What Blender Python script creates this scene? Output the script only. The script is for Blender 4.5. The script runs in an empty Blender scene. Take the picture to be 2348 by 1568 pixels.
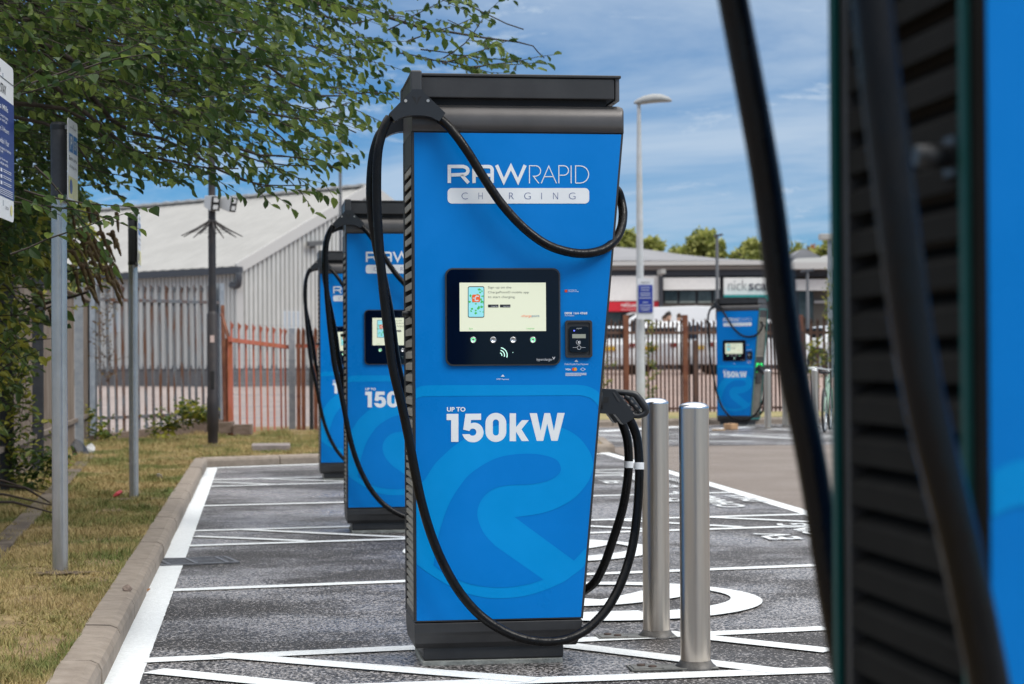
import bpy, bmesh, math, random
from mathutils import Vector, Matrix, Euler, noise
from mathutils.geometry import tessellate_polygon
R = math.radians
random.seed(7)
scn = bpy.context.scene
COL = scn.collection

# ------------------------------------------------------------------ camera
FPX = 4400.0; UC = 1173.5; VC = 784.0; HCAM = 1.161      # focal length and centre in pixels of a 2347 wide picture
YAW = R(7.57); PITCH = 45.0/FPX; ROLL = 0.006
fw0 = Vector((math.sin(YAW), math.cos(YAW), 0)); rt0 = Vector((math.cos(YAW), -math.sin(YAW), 0)); up0 = Vector((0, 0, 1))
FW = (fw0*math.cos(PITCH) + up0*math.sin(PITCH)).normalized()
U1 = (up0*math.cos(PITCH) - fw0*math.sin(PITCH)).normalized()
RT = (rt0*math.cos(ROLL) - U1*math.sin(ROLL)).normalized()
UP = (U1*math.cos(ROLL) + rt0*math.sin(ROLL)).normalized()
CP = Vector((0, 0, HCAM))
cam_data = bpy.data.cameras.new('camera'); cam = bpy.data.objects.new('camera', cam_data); COL.objects.link(cam)
cam.matrix_world = Matrix.Translation(CP) @ Matrix((RT, UP, -FW)).transposed().to_4x4()
cam_data.sensor_width = 36; cam_data.lens = FPX/2347*36
cam_data.clip_start = 0.05; cam_data.clip_end = 3000
cam_data.dof.use_dof = True; cam_data.dof.focus_distance = 7.3; cam_data.dof.aperture_fstop = 5.6
scn.camera = cam

# ------------------------------------------------------------------ world, sun, exposure
world = bpy.data.worlds.new("World"); scn.world = world; world.use_nodes = True
SUN_EL = 46; SUN_AZ = 132          # azimuth measured from +Y clockwise
nt = world.node_tree; nt.nodes.clear()
def N(tree, t, **k):
    n = tree.nodes.new(t)
    for a, b in k.items(): setattr(n, a, b)
    return n
out = N(nt, 'ShaderNodeOutputWorld'); bg = N(nt, 'ShaderNodeBackground'); bg.inputs[1].default_value = 0.12
sky = N(nt, 'ShaderNodeTexSky', sky_type='NISHITA'); sky.sun_disc = False
sky.sun_elevation = R(SUN_EL); sky.sun_rotation = R(SUN_AZ); sky.air_density = 0.8; sky.dust_density = 0.3; sky.ozone_density = 2.5; sky.altitude = 200
tint = N(nt, 'ShaderNodeMix', data_type='RGBA', blend_type='MULTIPLY'); tint.inputs[0].default_value = 1
tint.inputs[7].default_value = (0.20, 0.47, 0.68, 1)
nt.links.new(sky.outputs[0], tint.inputs[6])
tc = N(nt, 'ShaderNodeTexCoord'); sep = N(nt, 'ShaderNodeSeparateXYZ'); nt.links.new(tc.outputs['Generated'], sep.inputs[0])
# cloud plane coordinates : direction / (z + small)
za = N(nt, 'ShaderNodeMath', operation='MAXIMUM'); nt.links.new(sep.outputs[2], za.inputs[0]); za.inputs[1].default_value = 0.0
zb = N(nt, 'ShaderNodeMath', operation='ADD'); nt.links.new(za.outputs[0], zb.inputs[0]); zb.inputs[1].default_value = 0.06
dx = N(nt, 'ShaderNodeMath', operation='DIVIDE'); nt.links.new(sep.outputs[0], dx.inputs[0]); nt.links.new(zb.outputs[0], dx.inputs[1])
dy_ = N(nt, 'ShaderNodeMath', operation='DIVIDE'); nt.links.new(sep.outputs[1], dy_.inputs[0]); nt.links.new(zb.outputs[0], dy_.inputs[1])
cmb = N(nt, 'ShaderNodeCombineXYZ'); nt.links.new(dx.outputs[0], cmb.inputs[0]); nt.links.new(dy_.outputs[0], cmb.inputs[1])
def cloud(scale, det, rough, lo, hi, seed, sx, sy, rot):
    m = N(nt, 'ShaderNodeMapping'); m.inputs['Location'].default_value = (seed, seed*.7, seed*.3)
    m.inputs['Scale'].default_value = (sx, sy, 1); m.inputs['Rotation'].default_value = (0, 0, R(rot))
    nt.links.new(cmb.outputs[0], m.inputs[0])
    n = N(nt, 'ShaderNodeTexNoise'); n.inputs['Scale'].default_value = scale; n.inputs['Detail'].default_value = det
    n.inputs['Roughness'].default_value = rough; n.inputs['Distortion'].default_value = 0.6
    nt.links.new(m.outputs[0], n.inputs['Vector'])
    r = N(nt, 'ShaderNodeMapRange', interpolation_type='SMOOTHSTEP'); r.inputs[1].default_value = lo; r.inputs[2].default_value = hi
    nt.links.new(n.outputs[0], r.inputs[0]); return r
c1 = cloud(0.42, 9, 0.62, 0.40, 0.70, 3.1, 1.0, 0.8, 12)
c2 = cloud(1.5, 13, 0.78, 0.46, 0.66, 8.7, 1.0, 0.9, 25)
cm = N(nt, 'ShaderNodeMath', operation='MAXIMUM'); nt.links.new(c1.outputs[0], cm.inputs[0]); nt.links.new(c2.outputs[0], cm.inputs[1])
cs = N(nt, 'ShaderNodeMath', operation='MULTIPLY'); nt.links.new(cm.outputs[0], cs.inputs[0]); cs.inputs[1].default_value = 0.88
hz = N(nt, 'ShaderNodeMapRange'); hz.inputs[1].default_value = 0.22; hz.inputs[2].default_value = 0.65; hz.inputs[4].default_value = 0.92
nt.links.new(sep.outputs[2], hz.inputs[0])                     # unseen cloud deck overhead, added and brightened to light the ground
cf = N(nt, 'ShaderNodeMath', operation='MAXIMUM'); nt.links.new(cs.outputs[0], cf.inputs[0]); nt.links.new(hz.outputs[0], cf.inputs[1])
cb = N(nt, 'ShaderNodeMix', data_type='RGBA'); nt.links.new(hz.outputs[0], cb.inputs[0])
cb.inputs[6].default_value = (3.7, 4.6, 5.7, 1); cb.inputs[7].default_value = (16.5, 16.2, 15.8, 1)
mx = N(nt, 'ShaderNodeMix', data_type='RGBA'); nt.links.new(cf.outputs[0], mx.inputs[0]); nt.links.new(tint.outputs[2], mx.inputs[6])
nt.links.new(cb.outputs[2], mx.inputs[7])
nt.links.new(mx.outputs[2], bg.inputs[0]); nt.links.new(bg.outputs[0], out.inputs[0])
sd = bpy.data.lights.new('sun', 'SUN'); sun = bpy.data.objects.new('sun', sd); COL.objects.link(sun)
sd.energy = 1.6; sd.angle = R(25); sd.color = (1, 0.965, 0.91)
sdir = Vector((math.sin(R(SUN_AZ))*math.cos(R(SUN_EL)), math.cos(R(SUN_AZ))*math.cos(R(SUN_EL)), math.sin(R(SUN_EL))))
sun.rotation_euler = sdir.to_track_quat('Z', 'Y').to_euler()
vs = scn.view_settings; vs.view_transform = 'Standard'; vs.look = 'None'; vs.gamma = 1; vs.exposure = 0.2; vs.use_curve_mapping = False

# ------------------------------------------------------------------ measuring helpers
def ray(u, v):
    return FW + RT*((u-UC)/FPX) + UP*(-(v-VC)/FPX)
def PZ(u, v, z=0.0):
    d = ray(u, v); return CP + d*((z-HCAM)/d.z)
def PY(u, v, y):
    d = ray(u, v); return CP + d*(y/d.y)
def PD(u, v, D):                       # a point D metres away along the view axis
    return CP + ray(u, v)*D

# ------------------------------------------------------------------ materials
MATS = {}
def mat(name, col, rough=0.5, metal=0.0, var=0.0, vscale=6.0, bump=0.0, bscale=80.0, col2=None, lo=0.4, hi=0.62,
        emit=None, estr=0.0, coat=0.0, spec=0.5, det=6, stretch=None, rvar=0.0, trans=0.0):
    if name in MATS: return MATS[name]
    m = bpy.data.materials.new(name); m.use_nodes = True; t = m.node_tree
    b = t.nodes['Principled BSDF']
    b.inputs['Base Color'].default_value = (*col, 1); b.inputs['Roughness'].default_value = rough
    b.inputs['Metallic'].default_value = metal; b.inputs['Specular IOR Level'].default_value = spec
    if coat: b.inputs['Coat Weight'].default_value = coat; b.inputs['Coat Roughness'].default_value = 0.08
    if trans: b.inputs['Transmission Weight'].default_value = trans
    co = N(t, 'ShaderNodeTexCoord'); mp = N(t, 'ShaderNodeMapping'); t.links.new(co.outputs['Object'], mp.inputs[0])
    if stretch: mp.inputs['Scale'].default_value = stretch
    if col2 is not None or var or rvar:
        n = N(t, 'ShaderNodeTexNoise'); n.inputs['Scale'].default_value = vscale; n.inputs['Detail'].default_value = det
        n.inputs['Roughness'].default_value = 0.65
        t.links.new(mp.outputs[0], n.inputs['Vector'])
        mr = N(t, 'ShaderNodeMapRange'); mr.inputs[1].default_value = lo; mr.inputs[2].default_value = hi
        t.links.new(n.outputs[0], mr.inputs[0])
        mxn = N(t, 'ShaderNodeMix', data_type='RGBA'); t.links.new(mr.outputs[0], mxn.inputs[0])
        a = col if col2 is not None else tuple(c*(1-var) for c in col)
        c = col2 if col2 is not None else tuple(min(1, c*(1+var)) for c in col)
        mxn.inputs[6].default_value = (*a, 1); mxn.inputs[7].default_value = (*c, 1)
        t.links.new(mxn.outputs[2], b.inputs['Base Color'])
        if rvar:
            rr = N(t, 'ShaderNodeMapRange'); rr.inputs[3].default_value = max(0, rough-rvar); rr.inputs[4].default_value = min(1, rough+rvar)
            t.links.new(mr.outputs[0], rr.inputs[0]); t.links.new(rr.outputs[0], b.inputs['Roughness'])
    if bump:
        nb = N(t, 'ShaderNodeTexNoise'); nb.inputs['Scale'].default_value = bscale; nb.inputs['Detail'].default_value = 4
        t.links.new(mp.outputs[0], nb.inputs['Vector'])
        bp = N(t, 'ShaderNodeBump'); bp.inputs['Strength'].default_value = bump; bp.inputs['Distance'].default_value = 0.01
        t.links.new(nb.outputs[0], bp.inputs['Height']); t.links.new(bp.outputs[0], b.inputs['Normal'])
    if emit: b.inputs['Emission Color'].default_value = (*emit, 1); b.inputs['Emission Strength'].default_value = estr
    MATS[name] = m; return m

M_BLUE = mat('blue_vinyl', (0.0, 0.178, 0.56), 0.36, rvar=.10, var=0.05, vscale=1.3, bump=0.02, bscale=240, spec=0.16)
M_BLUE2 = mat('light_blue_vinyl', (0.0, 0.252, 0.63), 0.36, rvar=.10, var=0.05, vscale=1.3, bump=0.02, bscale=240, spec=0.16)
M_WHITE = mat('white_vinyl', (0.74, 0.77, 0.79), 0.4, var=0.03)
M_INK = mat('ink_blue', (0.02, 0.05, 0.22), 0.4)
M_BLACK = mat('anthracite_powder_coat', (0.026, 0.026, 0.027), 0.42, var=0.18, vscale=5, bump=0.12, bscale=900)
M_BLACK2 = mat('shoulder_powder_coat', (0.085, 0.080, 0.078), 0.34, metal=0.35, var=0.12, vscale=3, bump=0.08, bscale=900)
M_DEEP = mat('recess_black', (0.006, 0.006, 0.007), 0.7)
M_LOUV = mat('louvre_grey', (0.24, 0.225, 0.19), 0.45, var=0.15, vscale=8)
M_LOUV_SHADE = mat('shaded_louvre', (0.009, 0.0088, 0.008), 0.75, spec=.07, var=0.15, vscale=8)  # darkened copy for the foreground charger's louvres and frames, shade put into the colour
M_TEAL = mat('shaded_teal_edge', (0.0, 0.045, 0.042), 0.5, spec=.2)  # foreground trim, its shade put into the colour
M_TEAL_LIT = mat('lit_teal_edge', (0.01, 0.26, 0.24), 0.4)  # same trim on the far charger, daylight put into the colour
M_RUBBER = mat('cable_rubber', (0.005, 0.0048, 0.005), 0.27, spec=.20, bump=0.6, bscale=22, stretch=(1, 1, .3), rvar=0.10, vscale=14, var=0.1)
M_PLAST = mat('black_plastic', (0.014, 0.0155, 0.018), 0.36, bump=0.05, bscale=500)
M_GLASSB = mat('black_glass', (0.001, 0.002, 0.009), 0.07, spec=0.3)
M_SCREEN = mat('lit_screen', (0.5, 0.5, 0.4), 0.3, emit=(0.62, 0.68, 0.50), estr=0.50)
M_STEEL = mat('brushed_steel', (0.62, 0.535, 0.45), 0.34, metal=1.0, var=0.06, vscale=30, stretch=(1, 1, .02), bump=0.05, bscale=300, rvar=0.05)
M_GALV = mat('galvanised', (0.30, 0.33, 0.36), 0.5, metal=0.5, col2=(0.40, 0.42, 0.44), vscale=9)
M_WETPAINT = None

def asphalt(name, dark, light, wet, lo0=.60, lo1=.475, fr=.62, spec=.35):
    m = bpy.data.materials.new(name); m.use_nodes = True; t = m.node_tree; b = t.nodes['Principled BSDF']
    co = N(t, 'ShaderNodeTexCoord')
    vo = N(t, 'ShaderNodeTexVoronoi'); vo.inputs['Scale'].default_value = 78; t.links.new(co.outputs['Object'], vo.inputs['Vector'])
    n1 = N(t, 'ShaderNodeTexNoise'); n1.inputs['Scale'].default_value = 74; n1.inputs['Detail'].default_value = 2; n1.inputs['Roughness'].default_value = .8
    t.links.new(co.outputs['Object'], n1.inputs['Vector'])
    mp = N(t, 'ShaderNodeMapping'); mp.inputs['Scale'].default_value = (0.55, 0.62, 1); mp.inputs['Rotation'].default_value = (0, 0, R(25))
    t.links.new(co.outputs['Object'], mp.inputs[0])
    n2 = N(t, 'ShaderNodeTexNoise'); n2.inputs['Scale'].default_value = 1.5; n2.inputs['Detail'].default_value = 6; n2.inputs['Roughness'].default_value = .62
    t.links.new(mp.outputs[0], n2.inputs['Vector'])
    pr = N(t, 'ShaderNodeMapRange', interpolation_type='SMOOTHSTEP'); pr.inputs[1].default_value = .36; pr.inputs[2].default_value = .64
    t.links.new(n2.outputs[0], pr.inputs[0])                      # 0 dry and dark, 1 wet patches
    # pale stones plus sky glints painted as speckle, denser in wet patches
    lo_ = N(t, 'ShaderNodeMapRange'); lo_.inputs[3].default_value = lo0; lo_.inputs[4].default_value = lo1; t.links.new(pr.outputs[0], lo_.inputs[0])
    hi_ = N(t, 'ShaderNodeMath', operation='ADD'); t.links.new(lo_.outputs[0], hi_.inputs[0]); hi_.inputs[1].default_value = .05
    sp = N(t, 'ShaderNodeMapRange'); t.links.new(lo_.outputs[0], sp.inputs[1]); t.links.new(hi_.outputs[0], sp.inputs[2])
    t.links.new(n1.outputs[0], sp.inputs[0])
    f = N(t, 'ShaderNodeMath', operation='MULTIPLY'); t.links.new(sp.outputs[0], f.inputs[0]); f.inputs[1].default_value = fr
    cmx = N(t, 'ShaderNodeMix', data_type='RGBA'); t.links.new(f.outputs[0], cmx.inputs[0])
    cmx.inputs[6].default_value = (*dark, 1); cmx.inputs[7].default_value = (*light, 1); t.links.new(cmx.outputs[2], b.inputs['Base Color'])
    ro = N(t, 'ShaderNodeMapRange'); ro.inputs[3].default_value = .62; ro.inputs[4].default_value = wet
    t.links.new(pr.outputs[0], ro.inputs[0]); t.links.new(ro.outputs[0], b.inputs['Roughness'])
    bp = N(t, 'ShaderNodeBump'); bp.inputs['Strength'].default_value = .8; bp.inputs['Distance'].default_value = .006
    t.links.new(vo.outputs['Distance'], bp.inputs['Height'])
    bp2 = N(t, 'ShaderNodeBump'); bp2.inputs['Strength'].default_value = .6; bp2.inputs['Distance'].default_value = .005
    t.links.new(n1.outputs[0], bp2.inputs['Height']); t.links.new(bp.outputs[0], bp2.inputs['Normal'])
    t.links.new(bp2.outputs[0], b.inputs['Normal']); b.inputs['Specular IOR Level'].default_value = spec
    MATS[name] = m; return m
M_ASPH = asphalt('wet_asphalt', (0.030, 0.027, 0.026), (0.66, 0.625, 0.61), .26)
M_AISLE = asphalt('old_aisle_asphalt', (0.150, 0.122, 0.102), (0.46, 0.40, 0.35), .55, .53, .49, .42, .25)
M_LINE = mat('thermoplastic_white', (0.74, 0.77, 0.78), .55, var=0.07, vscale=55, bump=.5, bscale=110)
M_KERB = mat('kerb_concrete', (0.185, 0.150, 0.118), .85, col2=(0.30, 0.255, 0.21), vscale=12, lo=.3, hi=.75, bump=.35, bscale=90)
M_EARTH = mat('lawn_soil', (0.13, 0.085, 0.045), .95, col2=(0.30, 0.22, 0.10), vscale=7, lo=.35, hi=.65, bump=.6, bscale=60)

# ------------------------------------------------------------------ mesh helpers
class MB:
    def __init__(s): s.v = []; s.f = []; s.sm = []
    def add(s, vs, fs, smooth=False):
        o = len(s.v); s.v += [tuple(p) for p in vs]; s.f += [tuple(i+o for i in f) for f in fs]; s.sm += [smooth]*len(fs); return s
    def box(s, lo, hi, M=None):
        x0, y0, z0 = lo; x1, y1, z1 = hi
        vs = [Vector(p) for p in ((x0,y0,z0),(x1,y0,z0),(x1,y1,z0),(x0,y1,z0),(x0,y0,z1),(x1,y0,z1),(x1,y1,z1),(x0,y1,z1))]
        if M is not None: vs = [M @ p for p in vs]
        return s.add(vs, [(0,3,2,1),(4,5,6,7),(0,1,5,4),(1,2,6,5),(2,3,7,6),(3,0,4,7)])
    def bar(s, a, b, w, h=None, up=Vector((0,0,1))):
        a = Vector(a); b = Vector(b); h = h or w; d = (b-a).normalized(); sd_ = d.cross(up)
        if sd_.length < 1e-4: sd_ = d.cross(Vector((1,0,0)))
        sd_.normalize(); u = sd_.cross(d)
        vs = [p + sd_*(i*w/2) + u*(j*h/2) for p in (a, b) for i, j in ((-1,-1),(1,-1),(1,1),(-1,1))]
        return s.add(vs, [(0,1,2,3),(7,6,5,4),(0,4,5,1),(1,5,6,2),(2,6,7,3),(3,7,4,0)])
    def tube(s, path, r, n=10, cap=True, smooth=True):
        P = [Vector(p) for p in path]; rr = r if isinstance(r, (list, tuple)) else [r]*len(P)
        prev = None; vs = []
        for i, p in enumerate(P):
            t = (P[min(i+1, len(P)-1)] - P[max(i-1, 0)]).normalized()
            if prev is None:
                a = t.cross(Vector((0,0,1)))
                if a.length < .05: a = t.cross(Vector((1,0,0)))
                a.normalize()
            else: a = (prev - t*prev.dot(t)).normalized()
            prev = a; b = t.cross(a)
            for k in range(n):
                q = 2*math.pi*k/n; vs.append(p + (a*math.cos(q) + b*math.sin(q))*rr[i])
        fs = [(i*n+k, i*n+(k+1)%n, (i+1)*n+(k+1)%n, (i+1)*n+k) for i in range(len(P)-1) for k in range(n)]
        o = len(s.v); s.add(vs, fs, smooth)
        if cap:
            s.f.append(tuple(o+k for k in range(n))[::-1]); s.f.append(tuple(o+(len(P)-1)*n+k for k in range(n))); s.sm += [False, False]
        return s
    def lathe(s, prof, c=(0,0,0), n=32, smooth=True):
        c = Vector(c); vs = [c+Vector((r*math.cos(2*math.pi*k/n), r*math.sin(2*math.pi*k/n), z)) for r, z in prof for k in range(n)]
        fs = [(i*n+k, i*n+(k+1)%n, (i+1)*n+(k+1)%n, (i+1)*n+k) for i in range(len(prof)-1) for k in range(n)]
        return s.add(vs, fs, smooth)
    def prism(s, pts, fn, d0, d1, holes=()):
        # extrude a 2D outline; fn(a, b, d) -> 3D
        loops = [list(pts)] + [list(h) for h in holes]
        tris = tessellate_polygon([[Vector((p[0], p[1], 0)) for p in l] for l in loops])
        flat = [p for l in loops for p in l]; n = len(flat)
        vs = [fn(p[0], p[1], d0) for p in flat] + [fn(p[0], p[1], d1) for p in flat]
        fs = [tuple(t) for t in tris] + [tuple(i+n for i in t[::-1]) for t in tris]
        o = 0
        for l in loops:
            k = len(l); fs += [(o+i, o+(i+1)%k, o+(i+1)%k+n, o+i+n) for i in range(k)]; o += k
        return s.add(vs, fs)
    def build(s, name, m, parent=None, bevel=0, recalc=True, seg=2):
        me = bpy.data.meshes.new(name); me.from_pydata(s.v, [], s.f)
        me.polygons.foreach_set('use_smooth', s.sm)
        if recalc:
            bm = bmesh.new(); bm.from_mesh(me); bmesh.ops.recalc_face_normals(bm, faces=bm.faces); bm.to_mesh(me); bm.free()
        me.materials.append(m); me.update()
        o = bpy.data.objects.new(name, me); COL.objects.link(o)
        if parent is not None: o.parent = parent
        if bevel:
            b = o.modifiers.new('bevel', 'BEVEL'); b.width = bevel; b.segments = seg; b.limit_method = 'ANGLE'; b.angle_limit = R(40)
        return o
def tag(o, label=None, cat=None, group=None, kind=None):
    if label: o['label'] = label
    if cat: o['category'] = cat
    if group: o['group'] = group
    if kind: o['kind'] = kind
    return o
def empty(name, loc=(0,0,0), rz=0):
    o = bpy.data.objects.new(name, None); COL.objects.link(o); o.location = loc; o.rotation_euler = (0,0,rz); o.empty_display_size = .1; return o
CHILD = {}
def copy_tree(o, parent=None):
    kids = [c for c in bpy.data.objects if c.parent == o]
    c = o.copy(); COL.objects.link(c); c.parent = parent
    for k in kids: copy_tree(k, c)
    return c
def catmull(P, n=8):
    P = [Vector(p) for p in P]; out = []
    for i in range(len(P)-1):
        p0 = P[max(i-1,0)]; p1 = P[i]; p2 = P[i+1]; p3 = P[min(i+2,len(P)-1)]
        for k in range(n):
            t = k/n; out.append(0.5*((2*p1)+(p2-p0)*t+(2*p0-5*p1+4*p2-p3)*t*t+(3*p1-p0-3*p2+p3)*t**3))
    out.append(P[-1]); return out
def rrect(x0, z0, x1, z1, r, n=6):
    pts = []
    for cx, cz, a in ((x1-r, z1-r, 0), (x0+r, z1-r, 90), (x0+r, z0+r, 180), (x1-r, z0+r, 270)):
        for k in range(n+1):
            q = R(a+90*k/n); pts.append((cx+r*math.cos(q), cz+r*math.sin(q)))
    return pts
def ribbon(pts, w, closed=False):
    P = [Vector((p[0], p[1])) for p in pts]; n = len(P); L = []; Rr = []
    for i, p in enumerate(P):
        a = P[i-1] if (i > 0 or closed) else None; b = P[(i+1) % n] if (i < n-1 or closed) else None
        d1 = (p-a).normalized() if a is not None else None; d2 = (b-p).normalized() if b is not None else None
        d1 = d1 or d2; d2 = d2 or d1
        n1 = Vector((-d1.y, d1.x)); n2 = Vector((-d2.y, d2.x)); m = (n1+n2)
        m = m.normalized() if m.length > 1e-6 else n1
        k = min(2.2, 1/max(.3, m.dot(n1))); L.append(p+m*(w/2*k)); Rr.append(p-m*(w/2*k))
    return L, Rr
def add_ribbon(mb, pts, w, fn, closed=False):
    L, Rr = ribbon(pts, w, closed); n = len(L); vs = [fn(p.x, p.y) for p in L] + [fn(p.x, p.y) for p in Rr]
    m = n if closed else n-1
    mb.add(vs, [(i, (i+1) % n, (i+1) % n + n, i+n) for i in range(m)]); return mb
_tc = {}
def text_geo(body, offset=0.0, shear=0.0, spacing=1.0):
    key = (body, offset, shear, spacing)
    if key in _tc: return _tc[key]
    cu = bpy.data.curves.new('t', 'FONT'); cu.body = body; cu.size = 1; cu.offset = offset; cu.shear = shear; cu.space_character = spacing; cu.resolution_u = 4; cu.dimensions = '2D'; cu.fill_mode = 'FRONT'
    ob = bpy.data.objects.new('t', cu); COL.objects.link(ob); dg = bpy.context.evaluated_depsgraph_get(); dg.update()
    me = bpy.data.meshes.new_from_object(ob.evaluated_get(dg))
    vs = [v.co.copy() for v in me.vertices]; fs = [tuple(p.vertices) for p in me.polygons]
    bpy.data.objects.remove(ob); bpy.data.curves.remove(cu); bpy.data.meshes.remove(me)
    x0 = min(v.x for v in vs); x1 = max(v.x for v in vs); y0 = min(v.y for v in vs); y1 = max(v.y for v in vs)
    _tc[key] = ([((v.x-x0)/(x1-x0), (v.y-y0)/(y1-y0)) for v in vs], fs, (x1-x0)/(y1-y0)); return _tc[key]
def add_text(mb, body, fn, a0, b0, a1, b1, **k):
    """fit the text's bounding box into the box a0..a1 (reading direction), b0 (baseline) .. b1"""
    vs, fs, asp = text_geo(body, **k)
    mb.add([fn(a0+(a1-a0)*x, b0+(b1-b0)*y) for x, y in vs], fs); return mb

# ================================================================== SETTING
def sheet(name, pts, m, z=None, kind='structure', sub=0):
    mb = MB(); P = [Vector(p) for p in pts]
    tris = tessellate_polygon([P]); mb.add(P, [tuple(t) for t in tris])
    o = mb.build(name, m); 
    me = o.data
    bm = bmesh.new(); bm.from_mesh(me)
    for f in bm.faces:
        if f.normal.z < 0: f.normal_flip()
    bm.to_mesh(me); bm.free()
    return tag(o, kind=kind)
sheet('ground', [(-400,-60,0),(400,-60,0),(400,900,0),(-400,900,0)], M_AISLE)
KX = -0.555                       # foot of the left kerb
# right end line of the bays and the far kerb, measured on the ground
E0 = PZ(1852,1178.5); E1 = PZ(1379,1037); ed = (E1-E0).normalized()
En = E0 - ed*16; Ef = E1 + ed*0.0
F0 = PZ(468,1072); F1 = PZ(727,1064); fd = (F1-F0).normalized(); K1 = PZ(1409,1038); K2 = PZ(1388,1019.5); fd = (K1-F0).normalized(); Ff = K1
asph = [(KX-.02, -6, .004), (En.x-.03, En.y, .004), (Ef.x-.03, Ef.y, .004), (K1.x-.02, K1.y+.0, .004), (F0.x-.1, F0.y+.02, .004)]
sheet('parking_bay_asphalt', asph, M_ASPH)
q = [PZ(u, v) for u, v in ((1290,1026),(1990,1018),(1990,968),(1290,983))]
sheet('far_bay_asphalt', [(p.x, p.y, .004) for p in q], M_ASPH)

# painted lines --------------------------------------------------------
lines = MB(); ZL = .008
def gline(p, q, w=.10, z=ZL, mb=None, cuts=None):
    a = PZ(*p) if len(p) == 2 else Vector(p); b = PZ(*q) if len(q) == 2 else Vector(q)
    a.z = b.z = z; d = (b-a); L = d.length; d.normalize(); s = Vector((-d.y, d.x, 0)); n = max(2, int(L/.06)) if a.y < 14 else max(2, int(L/.3))
    vs = []
    for i in range(n+1):
        t = i/n; c = a.lerp(b, t); j1 = noise.noise(c*14)*.0035; j2 = noise.noise(c*14+Vector((50,0,0)))*.0035
        vs += [c+s*(w/2+j1), c-s*(w/2+j2)]
    (mb or lines).add(vs, [(2*i, 2*i+1, 2*i+3, 2*i+2) for i in range(n)])
ZS = [ZL + .0012*i for i in range(8)]
# left edge band (broken by the drain), far edge, right end line
gline((KX+.062, -5, 0), (KX+.062, PZ(383,1297).y-.02, 0), .135, ZL)
gline((KX+.062, PZ(390,1283).y+.03, 0), (KX+.05, F0.y-.16, 0), .135, ZL)
gline((470,1075), (1400,1041), .14, ZS[1])
gline(tuple(En), tuple(E1), .13, ZL)
# bay lines
gline((388,1356.7), (1872,1299), .105, ZS[1]); gline((460,1162), (1690,1130.5), .10, ZS[1])
# hatched strips beside each charger
gline((322,1519), (1896,1444), .12, ZS[1]); gline((318,1566+32), (1908,1540), .13, ZS[1])
gline((439,1219.6), (1853,1181), .105, ZS[1]); gline((427,1254), (1858,1208), .105, ZS[1])
gline((483,1102), (1500,1076), .10, ZS[1]); gline((477,1117), (1545,1087), .10, ZS[1])
gline((352,1543), (700,1578), .12, ZS[2]); gline((500,1506), (1225,1565), .12, ZS[2]); gline((1285,1482), (1800,1546), .12, ZS[2]); gline((1520,1455), (1905,1497), .12, ZS[2])
gline((446,1232.5), (700,1243), .09, ZS[2]); gline((560,1217), (1000,1238), .09, ZS[2]); gline((1300,1206), (1500,1217), .09, ZS[2])
gline((1230,1197), (1330,1206), .09, ZS[2]); gline((1400,1194), (1700,1211), .09, ZS[2]); gline((1600,1187), (1860,1199), .09, ZS[2])
gline((488,1107.3), (633,1113), .08, ZS[2]); gline((583,1099), (900,1109), .08, ZS[2]); gline((1250,1080), (1500,1090), .08, ZS[2])
# the bays by the far charger
for a, b, w in (((1372,990),(1560,979),.35), ((1520,997),(1990,999),.10), ((1372,998),(1500,1003),.12), ((1372,1011),(1724,1013),.12), ((1630,996),(1850,1008),.14),
                ((1640,984),(1720,980),.3), ((1840,979),(1990,976),.16), ((1830,987),(1990,987),.14), ((1830,1003),(1990,1004),.12), ((1750,984),(1840,988),.12)):
    gline(a, b, w, ZL)
tag(lines.build('painted_bay_lines', M_LINE, recalc=False), kind='structure')
sym = MB()
def ground_symbol(cy):
    cx = 1.64; rx, ry = .71, .70
    pts = [(cx+rx*math.cos(q)*(1-.04*math.cos(2*q)), cy+ry*math.sin(q)) for q in [2*math.pi*k/56 for k in range(56)]]
    n_ = 64; qs = [2*math.pi*k/n_ for k in range(n_)]
    sym.add([(cx+(rx+.06)*math.cos(q), cy+(ry+.05)*math.sin(q), ZS[4]) for q in qs]+[(cx+(rx-.07)*math.cos(q), cy+.07+(ry-.15)*math.sin(q), ZS[4]) for q in qs], [(k, (k+1) % n_, (k+1) % n_+n_, k+n_) for k in range(n_)])
    body = catmull([(cx-.60,cy+.10,0),(cx-.44,cy+.22,0),(cx-.22,cy+.20,0)], 6) + catmull([(cx+.0,cy+.02,0),(cx+.16,cy+.20,0),(cx+.36,cy+.44,0),(cx+.50,cy+.46,0),(cx+.56,cy+.30,0),(cx+.44,cy+.10,0),(cx+.26,cy-.06,0),(cx+.02,cy-.19,0),(cx-.25,cy-.20,0),(cx-.48,cy-.10,0),(cx-.60,cy+.10,0)], 6)[:-1]
    tr = tessellate_polygon([body]); sym.add([(p.x, p.y, ZS[3]) for p in body], [tuple(t) for t in tr])
    add_ribbon(sym, [(cx-.5,cy-.36),(cx-.2,cy-.46),(cx+.1,cy-.44)], .06, lambda a, b: Vector((a, b, ZS[3])))
PITCH_Y = 5.83
for cy in (9.12, 11.62, 9.12+PITCH_Y, 11.62+PITCH_Y): ground_symbol(cy)
tag(sym.build('painted_bay_symbols', M_LINE, recalc=False), kind='structure')
gt = MB()
def bay_text(yc, z=ZS[5]):
    for i, (w, half) in enumerate((('EV', .22), ('CHARGING', .92), ('ONLY', .38))):
        x0 = 3.25+.34*i        # letters stand on their +X side and read along +Y
        add_text(gt, w, lambda a, b: Vector((b, a, z)), yc-half, x0+.225, yc+half, x0, offset=.018)
for yc in (9.6, 12.2, 15.6, 18.0): bay_text(yc)
tag(gt.build('painted_bay_lettering', M_LINE, recalc=False), kind='structure')

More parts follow.
